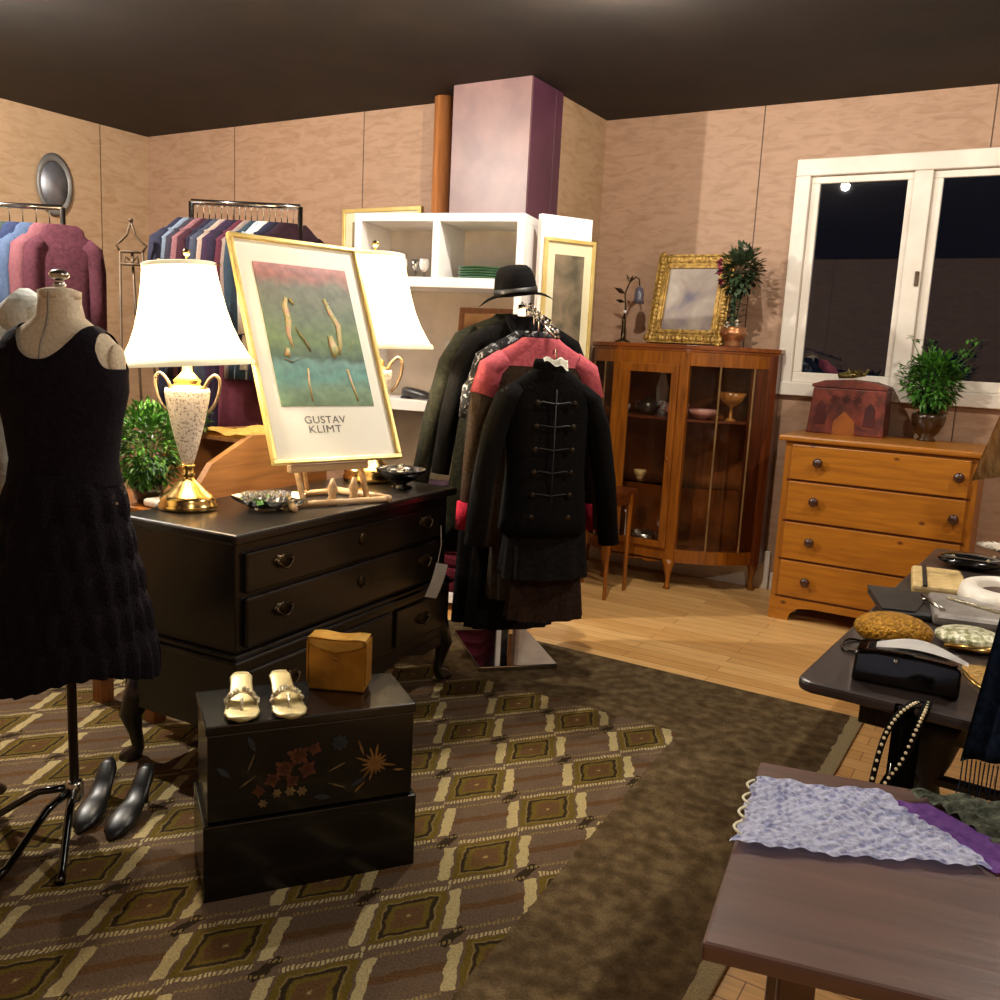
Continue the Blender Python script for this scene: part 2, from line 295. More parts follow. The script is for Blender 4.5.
# ---------------------------------------------------------------- dark dresser
t=thing('dresser','black dresser on short curved legs carrying the big lamp','dresser',(-1.96,1.79,0),R(93.8)); dresser=t
L,D=1.27,.5
B().box((0,0,.797),(L,D,.83)).build('dresser_top',m_dwood,t,bevel=.008)
b=B().box((.03,.03,.455),(L-.03,D-.01,.797)); b.build('upper_case',m_dwood,t,bevel=.004)
b=B().box((0,0,.425),(L,D,.44)).box((.012,.012,.44),(L-.012,D,.455)); b.build('moulding',m_dwood,t,bevel=.005)
b=B().box((.012,.012,.2),(L-.012,D-.01,.425)); b.build('stand_case',m_dwood,t,bevel=.004)
def bail(parent,x,y,z,keep=False):
    h=B(); h.lathe([(.002,0),(.022,.001),(.02,.004),(.002,.005)],n=12).rot(Matrix.Rotation(R(90),3,'X')); 
    for v in h.bm.verts: v.co+=V((x,y,z))
    if not keep:
        pts=[(x-.035+.07*i/8,y-.012-.006*math.sin(PI*i/8),z-.022*math.sin(PI*i/8)) for i in range(9)]
        h.tube(pts,.0035,6); h.sph((x-.035,y-.008,z),.008); h.sph((x+.035,y-.008,z),.008)
        h.prism([(x-.05,z),(x-.03,z+.022),(x,z+.014),(x+.03,z+.022),(x+.05,z),(x+.03,z-.018),(x,z-.025),(x-.03,z-.018)],1,y-.003,y)
    return h.build('escutcheon' if keep else 'pull',m_bronze,parent,True)
for z0,z1,hz in ((.64,.765,.715),(.47,.625,.56)):
    d=B().box((.06,.012,z0),(L-.06,.04,z1)).build('drawer',m_dwood,t,bevel=.006)
    bail(d,.22,.012,hz); bail(d,L-.22,.012,hz); bail(d,L/2,.012,hz,True)
for x0,x1 in ((.06,.42),(.45,L-.45),(L-.42,L-.06)):
    d=B().box((x0,-.002,.25),(x1,.02,.4)).build('drawer',m_dwood,t,bevel=.006); bail(d,(x0+x1)/2,-.002,.33)
apr=[(.03,.21),(.03,.17),(.2,.16),(.35,.2),(.5,.165),(.635,.145),(.77,.165),(.92,.2),(1.07,.16),(1.24,.17),(1.24,.21)]
B().prism(apr,1,.01,.03).build('apron',m_dwood,t)
for x,y,sx,sy in ((.05,.05,-1,-1),(L-.05,.05,1,-1),(.05,D-.05,-1,1),(L-.05,D-.05,1,1)):
    pts=[(x,y,.3),(x+.012*sx,y+.012*sy,.22),(x+.028*sx,y+.028*sy,.16),(x+.018*sx,y+.018*sy,.1),(x+.012*sx,y+.012*sy,.05),(x+.026*sx,y+.026*sy,.022),(x+.034*sx,y+.034*sy,.002)]
    B().tube(pts,[.042,.046,.036,.022,.02,.034,.036],12).build('leg',m_dwood,t,True)
# price tag
t=thing('price_tag','white price tag hanging on a string from the dresser pull','tag',(-2.012,2.888,.70),R(58))
B().tube([(0,-.02,0),(.004,-.02,-.08),(-.01,-.025,-.15)],.0016,5).build('string',m_paper,t)
B().surf(lambda u,v:V((-.02+.05*u-.045*v,-.035-.01*math.sin(PI*v),-.145+.0-.012*u-.135*v)),2,6,.001).build('tag_card',m_tagm,t)
# ---------------------------------------------------------------- table lamps
m_shade,nt,bs_,_=newmat('lit cream shade'); f=noise(nt,coords(nt,(1,1,4)),5); cc=ramp(nt,f,[(.3,lin('fff2d8')),(.7,lin('fff7e6'))]); nt.links.new(cc,bs_.inputs['Base Color']); nt.links.new(cc,bs_.inputs['Emission Color']); bs_.inputs['Emission Strength'].default_value=.75; bs_.inputs['Roughness'].default_value=.8
tl=nt.nodes.new('ShaderNodeBsdfTranslucent'); nt.links.new(cc,tl.inputs[0]); ms=nt.nodes.new('ShaderNodeMixShader'); ms.inputs[0].default_value=.55; nt.links.new(bs_.outputs[0],ms.inputs[1]); nt.links.new(tl.outputs[0],ms.inputs[2]); nt.links.new(ms.outputs[0],_.inputs[0])
m_trim=M('shade trim','f2e6c4','e4d5ac',.7,emit=.35)
m_anth=M('smoky handle','b09a7c','84705a',.2,.5)
def lamp(label,loc,sc,rz,tilt):
    t=thing('table_lamp',label,'table lamp',loc,rz,scale=sc)
    B().lathe([(.09,0),(.095,.006),(.094,.018),(.088,.024),(.09,.034),(.078,.048),(.056,.064),(.044,.078),(.03,.09),(.02,.1),(.017,.108),(.026,.114),(.02,.122),(.018,.136),(.028,.142),(.016,.15)],n=32).build('lamp_base',m_brass,t,True)
    B().lathe([(.016,.145),(.024,.17),(.038,.22),(.05,.27),(.06,.32),(.068,.36),(.071,.385),(.068,.395)],n=32).build('crystal_body',m_crystal,t,True)
    B().lathe([(.068,.393),(.052,.4),(.04,.41),(.045,.42),(.028,.436),(.016,.45),(.012,.49),(.012,.56),(.001,.57)],n=24).build('collar',m_brass,t,True)
    for s in(-1,1):
        pts=[(s*.055,0,.4),(s*.07,0,.425),(s*.088,0,.44),(s*.102,0,.43),(s*.105,0,.405),(s*.098,0,.37),(s*.084,0,.34),(s*.066,0,.32)]
        B().tube(cr(pts,30),.0055,8).build('handle',m_anth,t,True)
    prof=[(.21,.472),(.19,.505),(.168,.545),(.15,.59),(.136,.64),(.125,.69),(.117,.735),(.111,.78)]
    b=B().lathe(prof,n=48,cap=False); sh=b.build('lamp_shade',m_shade,t,True); md=sh.modifiers.new('thickness','SOLIDIFY'); md.thickness=.003; sh.rotation_euler=(0,R(tilt),0); sh.location=(-.472*math.sin(R(tilt)),0,.472*(1-math.cos(R(tilt))))
    tr=B().lathe([(.2115,.467),(.213,.472),(.2085,.484),(.205,.48),(.2075,.467)],n=48,cap=False); lab_tr=tr.build('shade_trim',m_trim,sh,True); B().lathe([(.113,.776),(.114,.787),(.108,.79),(.107,.776)],n=48,cap=False).build('shade_trim',m_trim,sh,True)
    b=B(); 
    for a in (0,2*PI/3,4*PI/3): b.tube([(0,0,.79),(.11*math.cos(a),.11*math.sin(a),.79)],.002,5)
    b.tube([(0,0,.56),(0,0,.81)],.003,6); b.sph((0,0,.822),.012); b.build('finial',m_brass,t,True)
    bm_=M('lit bulb','fff0d0','ffeecc',.3,emit=12); B().sph((0,0,.60),.028).build('bulb',bm_,t,True)
    l=bpy.data.lights.new('lamp_light','POINT'); l.energy=34; l.color=(1,.86,.66); l.shadow_soft_size=.04; o=bpy.data.objects.new('lamp_light',l); COL.objects.link(o); o.parent=t; o.location=(0,0,.66)
lamp('crystal and brass lamp beside the black dress, its white shade fully in view',(-2.388,1.977,.83),1,R(31),-4.5)
lamp('lit lamp mostly hidden behind the framed poster on the dresser',(-2.395,2.915,.83),1.17,R(31),-2)

# ---------------------------------------------------------------- framed poster on an easel
rz=math.atan2(.501,.143); FW,FH=.521,.832
t=thing('framed_poster','gold framed art poster leaning on a wooden easel atop the dresser','poster',(-2.164,2.131,.983),rz); t.rotation_euler=(-R(23.8),0,rz)
b=B(); fw=.016
b.box((0,-.02,0),(FW,.004,fw)).box((0,-.02,FH-fw),(FW,.004,FH)).box((0,-.02,fw),(fw,.004,FH-fw)).box((FW-fw,-.02,fw),(FW,.004,FH-fw)); b.build('frame',m_goldf,t,bevel=.003)
B().box((fw,-.006,fw),(FW-fw,.002,FH-fw)).build('poster_sheet',m_mat,t)
# generic coloured picture
m_art,nt,bb,_=newmat('abstract lake print'); tc=N(nt,'ShaderNodeTexCoord'); sp=N(nt,'ShaderNodeSeparateXYZ'); nt.links.new(tc.outputs['Object'],sp.inputs[0])
nz=noise(nt,coords(nt,(1,1,1)),9,5,.4); h=math_(nt,'ADD',math_(nt,'DIVIDE',math_(nt,'SUBTRACT',sp.outputs[2],.205),.53),math_(nt,'MULTIPLY',math_(nt,'SUBTRACT',nz,.5),.22))
colr=ramp(nt,h,[(0,lin('6f8a5c')),(.12,lin('7a9a7c')),(.22,lin('649c92')),(.30,lin('74a098')),(.335,lin('4c6a54')),(.45,lin('708a54')),(.62,lin('6c7c62')),(.84,lin('747462')),(.92,lin('a8685e')),(1.0,lin('c88480'))])
n2=noise(nt,coords(nt,(1,1,1)),30,4); g=ramp(nt,n2,[(.35,(.5,.55,.52,1)),(.65,(1.05,1.05,1.0,1))]); mx=N(nt,'ShaderNodeMix',data_type='RGBA',blend_type='MULTIPLY'); mx.inputs[0].default_value=.7; nt.links.new(colr,mx.inputs[6]); nt.links.new(g,mx.inputs[7]); nt.links.new(mx.outputs[2],bb.inputs['Base Color']); bb.inputs['Roughness'].default_value=.5
pic=B().box((.076,-.009,.205),(.452,-.005,.735)).build('picture',m_art,t)
m_str=printmat('cream strokes','a3a468','c8b678','cf9f86',40)
def stroke(pts,w): 
    b=B().tube([(.076+.376*x,-.0095,.205+.53*(1-y)) for x,y in pts],w,6,flat=.12); b.build('painted_stroke',m_str,pic,True)
stroke([(.27,.24),(.24,.3),(.25,.4),(.22,.5),(.24,.6)],[.006,.012,.012,.009,.004]); stroke([(.3,.45),(.38,.55),(.42,.62)],[.004,.006,.004]); stroke([(.68,.23),(.72,.33),(.78,.42),(.76,.55),(.73,.64)],[.007,.011,.012,.01,.004])
stroke([(.12,.68),(.2,.7),(.33,.66)],[.003,.006,.003]); stroke([(.35,.74),(.33,.85),(.33,.97)],.004); stroke([(.78,.74),(.8,.85),(.83,.97)],.005); stroke([(.85,.6),(.92,.52)],.004); stroke([(.66,.5),(.68,.6),(.66,.66)],[.01,.02,.008]); stroke([(.18,.6),(.16,.66)],[.008,.012]); stroke([(.3,.25),(.34,.29)],[.009,.006]); stroke([(.72,.26),(.68,.28)],[.009,.006])
def text(body,size,loc,parent,mat,rot=(PI/2,0,0),name='lettering',sx=1,ext=.0004,align='CENTER'):
    cu=bpy.data.curves.new('t','FONT'); cu.body=body; cu.size=size; cu.extrude=ext; cu.align_x=align; cu.space_character=1.08; cu.offset=0
    tmp=bpy.data.objects.new('t',cu); me=bpy.data.meshes.new_from_object(tmp); bpy.data.objects.remove(tmp); me.materials.append(mat)
    for v in me.vertices: v.co.x*=sx
    o=bpy.data.objects.new(name,me); COL.objects.link(o); o.parent=parent; o.location=loc; o.rotation_euler=rot; return o
ps=[c for c in t.children if c.name.startswith('poster_sheet')][0]
text('GUSTAV',.038,(.235,-.0066,.142),ps,m_ink,sx=1.1); text('KLIMT',.038,(.228,-.0066,.108),ps,m_ink,sx=1.2)
# easel
e=thing('easel','pale wooden tabletop easel under the framed poster','easel',(-2.13,2.39,.83),rz)
B().box((-.19,-.045,.125),(.12,-.015,.15)).box((-.19,-.05,.15),(.12,-.044,.156)).build('ledge',m_easel,e,bevel=.003)
B().tube([(-.17,-.02,.012),(.2,-.06,.012)],.011,8).build('crossbar',m_easel,e,True)
B().tube([(-.2,-.09,.012),(-.13,.17,.012)],.011,8).build('foot_rail',m_easel,e,True)
B().tube([(.2,-.07,.014),(.13,.17,.014)],.013,8).build('foot_rail',m_easel,e,True)
B().tube([(-.13,.17,.012),(.13,.17,.012)],.011,8).build('crossbar',m_easel,e,True)
for x in(-.13,.13): B().tube([(x,-.03,.01),(x,.03,.14),(x*.5,.30,.72)],.011,8).build('upright',m_easel,e,True)
B().tube([(0,.17,.015),(0,.3,.5)],.008,8).build('rear_strut',m_easel,e,True)
for x in (.0,.09): B().lathe([(.014,0),(.02,.01),(.012,.03),(.02,.05),(.012,.07),(.006,.09)],(x,.0,.0),12).build('turned_peg',m_easel,e,True)
# crystal tray
t=thing('crystal_dish','clear cut glass dish with green leaves at the dresser edge','dish',(-2.205,2.165,.831),R(70),scale=1.28)
B().lathe([(.05,0),(.055,.004),(.085,.02),(.098,.034),(.094,.034),(.08,.023),(.05,.008)],n=14,fn=lambda a,z:1+.06*math.cos(7*a)).build('bowl',m_clear,t)
b=B()
for i in range(16):
    a=random.uniform(0,6.3); r=random.uniform(0,.05); b.leaf(V((r*math.cos(a),r*math.sin(a),.016)),V((math.cos(a),math.sin(a),.25)),.05,.014)
b.build('leaves',m_leaf,t)
b=B()
for i in range(14):
    a=random.uniform(0,6.3); r=random.uniform(.02,.075); b.lathe([(.001,0),(.012,.008),(.014,.016),(.001,.028)],(r*math.cos(a),r*math.sin(a),.012),5)
b.build('cut_crystals',m_silver,t)
# black bowl with trinkets
t=thing('trinket_bowl','black footed bowl heaped with silver jewellery','bowl',(-2.19,2.865,.83),0)
B().lathe([(.045,0),(.046,.006),(.02,.014),(.03,.022),(.07,.04),(.1,.066),(.105,.078),(.098,.078),(.06,.045),(.001,.03)],n=28).build('bowl',m_patent,t,True)
b=B()
for i in range(22):
    a=random.uniform(0,6.3); r=random.uniform(0,.08); b.lathe([(.012,0),(.016,.003),(.012,.006),(.009,.003)],(r*math.cos(a),r*math.sin(a),.062+random.uniform(0,.02)),8)
b.sph((.03,0,.07),.018); b.build('jewellery',m_silver,t,True)
# ---------------------------------------------------------------- work table behind the dresser
t=thing('side_table','plain pine table behind the dresser, only its legs in view','table',(-2.98,1.96,0))
B().box((0,0,.77),(.4,1.0,.8)).build('tabletop',m_leg,t,bevel=.004)
for x in(.03,.33):
    for y in(.03,.93): B().box((x,y,0),(x+.055,y+.055,.77)).build('leg',m_leg,t,bevel=.004)
B().box((.05,.05,.68),(.37,.97,.77)).build('apron',m_leg,t)
t=thing('wooden_crate','slant sided wooden crate behind the brass lamp','crate',(-2.94,2.17,.8))
B().prism([(0.0,0),(.72,0),(.72,.215),(.30,.225),(.1,.13)],0,.30,.33).build('side_panel',m_leather,t)
B().prism([(0.0,0),(.72,0),(.72,.215),(.30,.225),(.1,.13)],0,0,.02).build('side_panel',m_leather,t)
B().box((.02,.28,.19),(.30,.72,.205)).box((.02,.0,0),(.3,.72,.015)).build('lid',m_leather,t)
tag(B().surf(lambda u,v:V((-2.93+.30*u,2.42+.34*v+.04*math.sin(3*u),1.007+.02*abs(math.sin(5*u+4*v)))),10,10,.004).build('folded_cloth',m_cloth_y,smooth=True),'yellow cloth lying on the wooden crate','cloth')
tag(B().box((-2.64,1.99,.802),(-2.57,2.12,.83)).build('small_dish',m_wplate,bevel=.01),'small cream dish at the foot of the bushy plant','dish')
def bush(name,label,cat,loc,rx,rz_,n,ls,mat,pot,stems=True,cz=None,wfac=.2):
    t=thing(name,label,cat,loc); 
    pot(t); b=B(); cz=cz if cz is not None else rz_
    for i in range(n):
        a=random.uniform(0,6.283); ph=math.acos(random.uniform(-1,1)); k=random.uniform(.35,1)**.6
        d=V((math.cos(a)*math.sin(ph),math.sin(a)*math.sin(ph),math.cos(ph))); p=V((d.x*rx*k,d.y*rx*k,cz+d.z*rz_*k))
        b.leaf(p,d+V((random.uniform(-.6,.6),random.uniform(-.6,.6),random.uniform(-.5,.4))),ls*random.uniform(.7,1.3),ls*wfac)
    b.build('foliage',mat,t); b=B()
    for i in range(14):
        a=random.uniform(0,6.283); r=random.uniform(.2,.8)*rx; b.tube([(0,0,cz-rz_*1.05),(r*.5*math.cos(a),r*.5*math.sin(a),cz-rz_*.3),(r*math.cos(a),r*math.sin(a),cz+random.uniform(0,.7)*rz_)],.002,4)
    b.build('stems',mat,t); return t
def pot1(t): B().lathe([(.035,0),(.045,.01),(.055,.05),(.057,.07),(.05,.07),(.045,.05)],n=20).build('pot',m_pot,t,True)
bush('potted_plant','bushy green plant between the dress and the brass lamp','plant',(-2.70,2.06,.8),.115,.15,1500,.035,m_leaf,pot1,cz=.2)
bush('potted_plant','small green plant showing just right of the crystal lamp body','plant',(-2.82,2.33,1.025),.07,.05,300,.035,m_leaf,lambda t:B().lathe([(.03,0),(.035,.02),(.03,.02)],n=14).build('pot',m_pot,t,True),cz=.06)

# ---------------------------------------------------------------- dress forms
def form_profile():
    return [(.045,.155,1.0),(.10,.11,1.0),(.135,.1,1.0)]
def ellrings(b,secs,n=40,ex=2.2,fn=None,yo=0):
    rings=[]
    for z,rx,ry,cx,cy in secs: rings.append(b.ring(V((cx,cy+yo,z)),V((1,0,0)),V((0,1,0)),rx,ry,n,ex,(lambda a,z=z:fn(a,z)) if fn else None))
    return rings
t=thing('dress_form','cream dress form on a black tripod wearing the sleeveless black dress','mannequin',(-2.185,1.412,0),R(27)); 
b=B(); rr=ellrings(b,[(.95,.15,.105,0,0),(1.06,.125,.09,0,0),(1.15,.135,.1,0,0),(1.24,.155,.11,0,0),(1.30,.155,.11,0,0),(1.36,.145,.085,0,0),(1.385,.12,.07,0,0),(1.405,.085,.06,0,0),(1.425,.058,.054,0,0),(1.46,.05,.05,0,0),(1.485,.05,.05,0,0)]); b.skin(rr); b.build('torso',m_form,t,True)
B().tube([(0,-.051,1.485),(0,-.055,1.43),(0,-.066,1.40),(0,-.09,1.36),(0,-.108,1.3)],.0022,5).build('front_seam',m_ink,t)
b=B().lathe([(.051,1.47),(.052,1.49),(.03,1.497),(.012,1.5),(.012,1.515)],n=24)
b.build('neck_cap',m_form,t,True)
B().sph((0,0,1.53),.019,1.4,1,.75).lathe([(.012,1.5),(.016,1.505),(.01,1.515)],n=16).build('neck_knob',m_silver,t,True)
for s in(-1,1): B().sph((s*.147,0,1.315),.05,.3,.8,1).build('arm_plate',m_form,t,True)
B().tube([(0,0,.1),(0,0,1.0)],.0125,14).build('pole',M('dark bronze pole','3a2a1c','281c12',.35,.5),t,True)
B().lathe([(.02,.1),(.024,.11),(.024,.15),(.016,.16)],n=16).build('hub',m_silver,t,True)
for a in (R(186),R(258),R(292)):
    c_,s_=math.cos(a),math.sin(a); B().tube([(.015*c_,.015*s_,.135),(.10*c_,.1*s_,.12),(.24*c_,.24*s_,.03),(.28*c_,.28*s_,.02)],[.011,.011,.01,.013],8).build('leg',m_patent,t,True)
d=thing('dress','sleeveless black dress with a tiered lace skirt on the dress form','dress',(-2.185,1.412,0),R(27))
fold=lambda a,z:1+.012*math.sin(9*a+z*20)
SE=[(.95,.150,.112),(1.06,.133,.098),(1.15,.143,.108),(1.24,.163,.118),(1.30,.163,.118),(1.34,.157,.106),(1.36,.151,.093),(1.385,.127,.078),(1.405,.091,.067),(1.42,.068,.06)]
def sec(z):
    for (a,b_,c_),(d1,e1,f1) in zip(SE,SE[1:]):
        if a<=z<=d1: q=(z-a)/(d1-a); return b_+(e1-b_)*q,c_+(f1-c_)*q
    return SE[-1][1:]
b=B(); rings=[]; zz=[1.0+.02*i for i in range(15)]+[1.28+.0035*i for i in range(1,38)]
for z in zz: rx,ry=sec(z); rings.append(b.ring(V((0,0,z)),V((1,0,0)),V((0,1,0)),rx+.003,ry+.003,140,2.2))
b.skin(rings,False,False); kill=[]
for f in b.bm.faces:
    c=f.calc_center_median(); ax=abs(c.x)
    if c.z>1.30 and ax<.098 and c.z>1.318+ (.11*(ax/.098)**2.2 if c.y<0 else .03+.07*(ax/.098)**2): kill.append(f)
    elif ax>.118 and c.z>1.30+.0*ax and ((ax-.118)/.05)**.5*-.0+1.30+ .09*(1-min(1,(ax-.118)/.035))**2<c.z: kill.append(f)
bmesh.ops.delete(b.bm,geom=kill,context='FACES')
for it in range(14):
    mv={}
    for v in b.bm.verts:
        nb=[e.other_vert(v) for e in v.link_edges if e.is_boundary]
        if len(nb)==2 and v.co.z>1.2: mv[v]=(nb[0].co+nb[1].co)/2*.5+v.co*.5
    for v,c in mv.items(): v.co=c
b.build('bodice',m_dress,d,True)
for k in range(5):   # tiers
    z1=1.03-.101*k; z0=z1-.13; r1=.127+.0185*k; r0=r1+.027
    b=B(); rings=[]
    for j in range(5):
        q=j/4; z=z1+(z0-z1)*q; r=r1+(r0-r1)*q+.012*math.sin(PI*q)
        rings.append(b.ring(V((0,0,z)),V((1,0,0)),V((0,1,0)),r,r*.9,120,2,lambda a,q=q,k=k:1+.05*q*math.sin((16+3*k)*a+k)+.02*q*math.sin(7*a+2*k)))
    b.skin(rings,k==0,False)
    if k==4:
        for v in b.bm.verts:
            if v.co.z<z0+.03: v.co.z+=-.025*math.sin(3*math.atan2(v.co.y,v.co.x)+1)
    b.build('skirt_tier',m_lace,d,True)
# second form with white knit, at the left edge
t=thing('dress_form','dress form at the far left edge, under the fluffy white cardigan','mannequin',(-2.575,1.385,0),R(20))
b=B(); b.skin(ellrings(b,[(.72,.17,.12,0,0),(.9,.17,.12,0,0),(1.05,.13,.1,0,0),(1.2,.15,.11,0,0),(1.34,.17,.11,0,0),(1.42,.13,.08,0,0),(1.46,.06,.055,0,0),(1.52,.05,.05,0,0)])); b.build('torso',m_form,t,True)
B().tube([(0,0,.02),(0,0,.8)],.0125,12).build('pole',m_bronze,t,True)
B().lathe([(.05,0),(.05,.015),(.02,.04)],n=24).build('base',m_bronze,t,True)
k=thing('cardigan','fluffy white cardigan at the left edge of the picture','cardigan',(-2.575,1.385,0),R(20))
b=B(); b.skin(ellrings(b,[(.78,.2,.15,0,0),(.95,.195,.14,0,0),(1.1,.165,.125,0,0),(1.25,.175,.13,0,0),(1.37,.185,.13,0,0),(1.43,.15,.095,0,0),(1.46,.075,.07,0,0)],fn=lambda a,z:1+.02*math.sin(14*a+9*z)),False,False); b.build('body',m_whitef,k,True)
for s in(-1,1):
    B().tube([(s*.13,0,1.40),(s*.19,0,1.43),(s*.235,-.01,1.40),(s*.25,-.02,1.34),(s*.235,-.02,1.29)],[.05,.07,.075,.065,.045],14).build('sleeve',m_whitef,k,True)
# black pumps by the tripod
m_shoe=M('black shoe leather','0b0a0b','070607',.38)
def pump(loc,rz,label):
    t=thing('high_heel_shoe',label,'shoe',loc,rz,'black high heels beside the tripod')
    def sec(y,w,z0,z1): return (y,w,z0,z1)
    S_=[(-.125,.006,.0,.012),(-.10,.03,0,.03),(-.06,.04,0,.045),(-.02,.038,.004,.05),(.02,.032,.02,.05),(.06,.028,.045,.075),(.095,.028,.065,.11),(.118,.018,.07,.115)]
    b=B(); rings=[]
    for y,w,z0,z1 in S_: rings.append(b.ring(V((0,y,(z0+z1)/2)),V((1,0,0)),V((0,0,1)),w,(z1-z0)/2,14,2.4))
    b.skin(rings); b.build('upper',m_shoe,t,True)
    B().tube([(0,.098,.075),(0,.1,.03),(0,.098,.0)],[.02,.009,.007],10).build('heel',m_shoe,t,True)
pump((-2.22,1.50,.012),R(35),'black high heeled shoe nearest the tripod hub of the dress form'); pump((-2.11,1.535,.012),R(28),'black high heeled shoe on the rug, further from the tripod')

# ---------------------------------------------------------------- lacquer trunk
TA=V((-1.629,1.393,0)); TB=V((-1.354,1.85,0)); trz=math.atan2(TB.y-TA.y,TB.x-TA.x)-R(4); TL=(TB-TA).length; TD=.24
t=thing('lacquer_trunk','black lacquered trunk painted with gold and rust flowers, under the sandals','trunk',TA,trz)
B().box((0,0,.445),(TL,TD,.47)).build('lid',m_black,t,bevel=.004)
B().box((.005,.005,.215),(TL-.005,TD-.005,.445)).build('body',m_black,t,bevel=.004)
B().box((-.006,-.006,.0),(TL+.006,TD+.006,.213)).build('base_cabinet',m_black,t,bevel=.004)
def petal(b,x,z,a,L,w,y=.004):
    ca,sa=math.cos(a),math.sin(a); pts=[(0,0),(L*.4,w),(L*.8,w*.7),(L,0),(L*.8,-w*.7),(L*.4,-w)]
    b.prism([(x+p*ca-q*sa,z+p*sa+q*ca) for p,q in pts],1,y-.0012,y+.0005)
g_=M('gold paint','805a26','604018',.5,scale=30); b=B()
for i in range(15): petal(b,.425,.315,i*2*PI/15+.2,random.uniform(.03,.06),.0035)
for i in range(9): petal(b,.425,.315,i*.7,.024,.005,.003)
b.build('painted_flower',g_,t)
for x,z,a_,L_ in ((.395,.34,1.9,.05),(.475,.29,-.1,.03),(.40,.27,3.9,.04)): b=B(); petal(b,x,z,a_,L_,.003); b.build('painted_leaf',g_,t)
g_=M('rust paint','5c2e14','3a1c0c',.55,scale=30)
for cx,cz,r in ((.19,.335,.03),(.225,.365,.032),(.248,.325,.026),(.16,.31,.022),(.21,.300,.02),(.265,.378,.02),(.128,.285,.018)):
    b=B()
    for i in range(9): petal(b,cx,cz,i*.7+cx*9,r*(1 if i%2 else .7),r*.24)
    b.build('painted_flower',g_,t)
g_=M('ochre paint','75603c','4c3c22',.5,scale=30)
for cx,cz,r in ((.205,.272,.014),(.235,.268,.014),(.172,.272,.012),(.138,.25,.012)):
    b=B()
    for i in range(6): petal(b,cx,cz,i*1.05,r,r*.3)
    b.build('painted_flower',g_,t)
for x,z,a_,L_ in ((.08,.30,.6,.05),(.10,.34,1.2,.05),(.3,.31,.4,.05),(.30,.28,-.4,.05)): b=B(); petal(b,x,z,a_,L_,.0022); b.build('painted_leaf',g_,t)
g_=M('slate paint','2a333a','171d26',.5,scale=30); b=B()
for i in range(8): petal(b,.33,.385,i*.8,.022,.006)
b.build('painted_flower',g_,t)
for x,z,a_ in ((.12,.39,2),(.06,.33,2.4),(.36,.26,.5),(.31,.24,3)): b=B(); petal(b,x,z,a_,.045,.007); b.build('painted_leaf',g_,t)
def on_trunk(px,py): # local trunk xy to world
    return TA+Matrix.Rotation(trz,3,'Z')@V((px,py,0))
# gold purse
p=V((-1.555,1.785,.4705)); t=thing('handbag','gold metallic handbag standing on the black trunk','handbag',p,R(26),scale=.94); 
b=B(); b.prism([(-.082,0),(.082,0),(.086,.15),(-.084,.152)],1,-.03,.035); b.build('bag_body',m_goldl,t,bevel=.006)
B().surf(lambda u,v:V((-.083+.166*u,-.032-.004*math.sin(PI*u)+ (0 if v<.9 else 0),.155-(.018+.026*(1-abs(2*u-1))**.8)*v)) if True else None,14,4,.003).build('flap',m_goldhi,t,True)
B().surf(lambda u,v:V((-.084+.168*u,-.032+.07*v,.155+.003*math.sin(9*u))),10,4,.002).build('top_fold',m_goldhi,t,True)
B().sph((0,-.036,.1),.005).build('clasp',m_brass,t,True)
for s in(-1,1): B().prism([(-.03,.02),(.035,.02),(.035,.15),(.0,.12),(-.03,.15)],0,s*.083,s*.0835+.004*s).build('gusset',m_goldl,t)
# sandals
def sandal(loc,rz,label):
    t=thing('sandal',label,'shoe',loc,rz,'champagne sandals on the trunk')
    b=B(); rings=[]
    S_=[(-.115,.012,.004),(-.1,.032,.004),(-.07,.04,.004),(-.03,.036,.006),(.02,.027,.018),(.06,.025,.032),(.09,.026,.038),(.108,.018,.04)]
    for y,w,z in S_: rings.append(b.ring(V((0,y,z+.006)),V((1,0,0)),V((0,0,1)),w*1.1,.006,14,2.6))
    b.skin(rings); b.build('sole',m_sole,t,True)
    B().tube([(0,.085,.036),(0,.088,.0)],[.018,.01],10).build('heel',m_sole,t,True)
    def st(y,h,w): return B().surf(lambda u,v:V((w*math.cos(PI*u),y-.03*v+.012*math.sin(PI*u),.008+h*math.sin(PI*u))),14,4,.002)
    st(-.01,.036,.036).build('strap',m_rhine,t,True)
    b=B()
    for i in range(34):
        a=PI*random.uniform(.05,.95); b.sph((.04*math.cos(a),-.03+random.uniform(-.012,.012)+.012*math.sin(a),.012+.037*math.sin(a)),random.uniform(.004,.007),seg=6,rings=4)
    b.build('rhinestone_trim',m_rhine,t)
    B().tube([(0,-.045,.044),(0,-.06,.03),(0,-.072,.012)],.004,6).build('toe_post',m_rhine,t,True)
sandal((-1.662,1.538,.4705),R(48),'champagne jewelled sandal on the trunk, left one of the pair'); sandal((-1.588,1.617,.4705),R(54),'champagne jewelled sandal on the trunk, nearer the gold handbag')

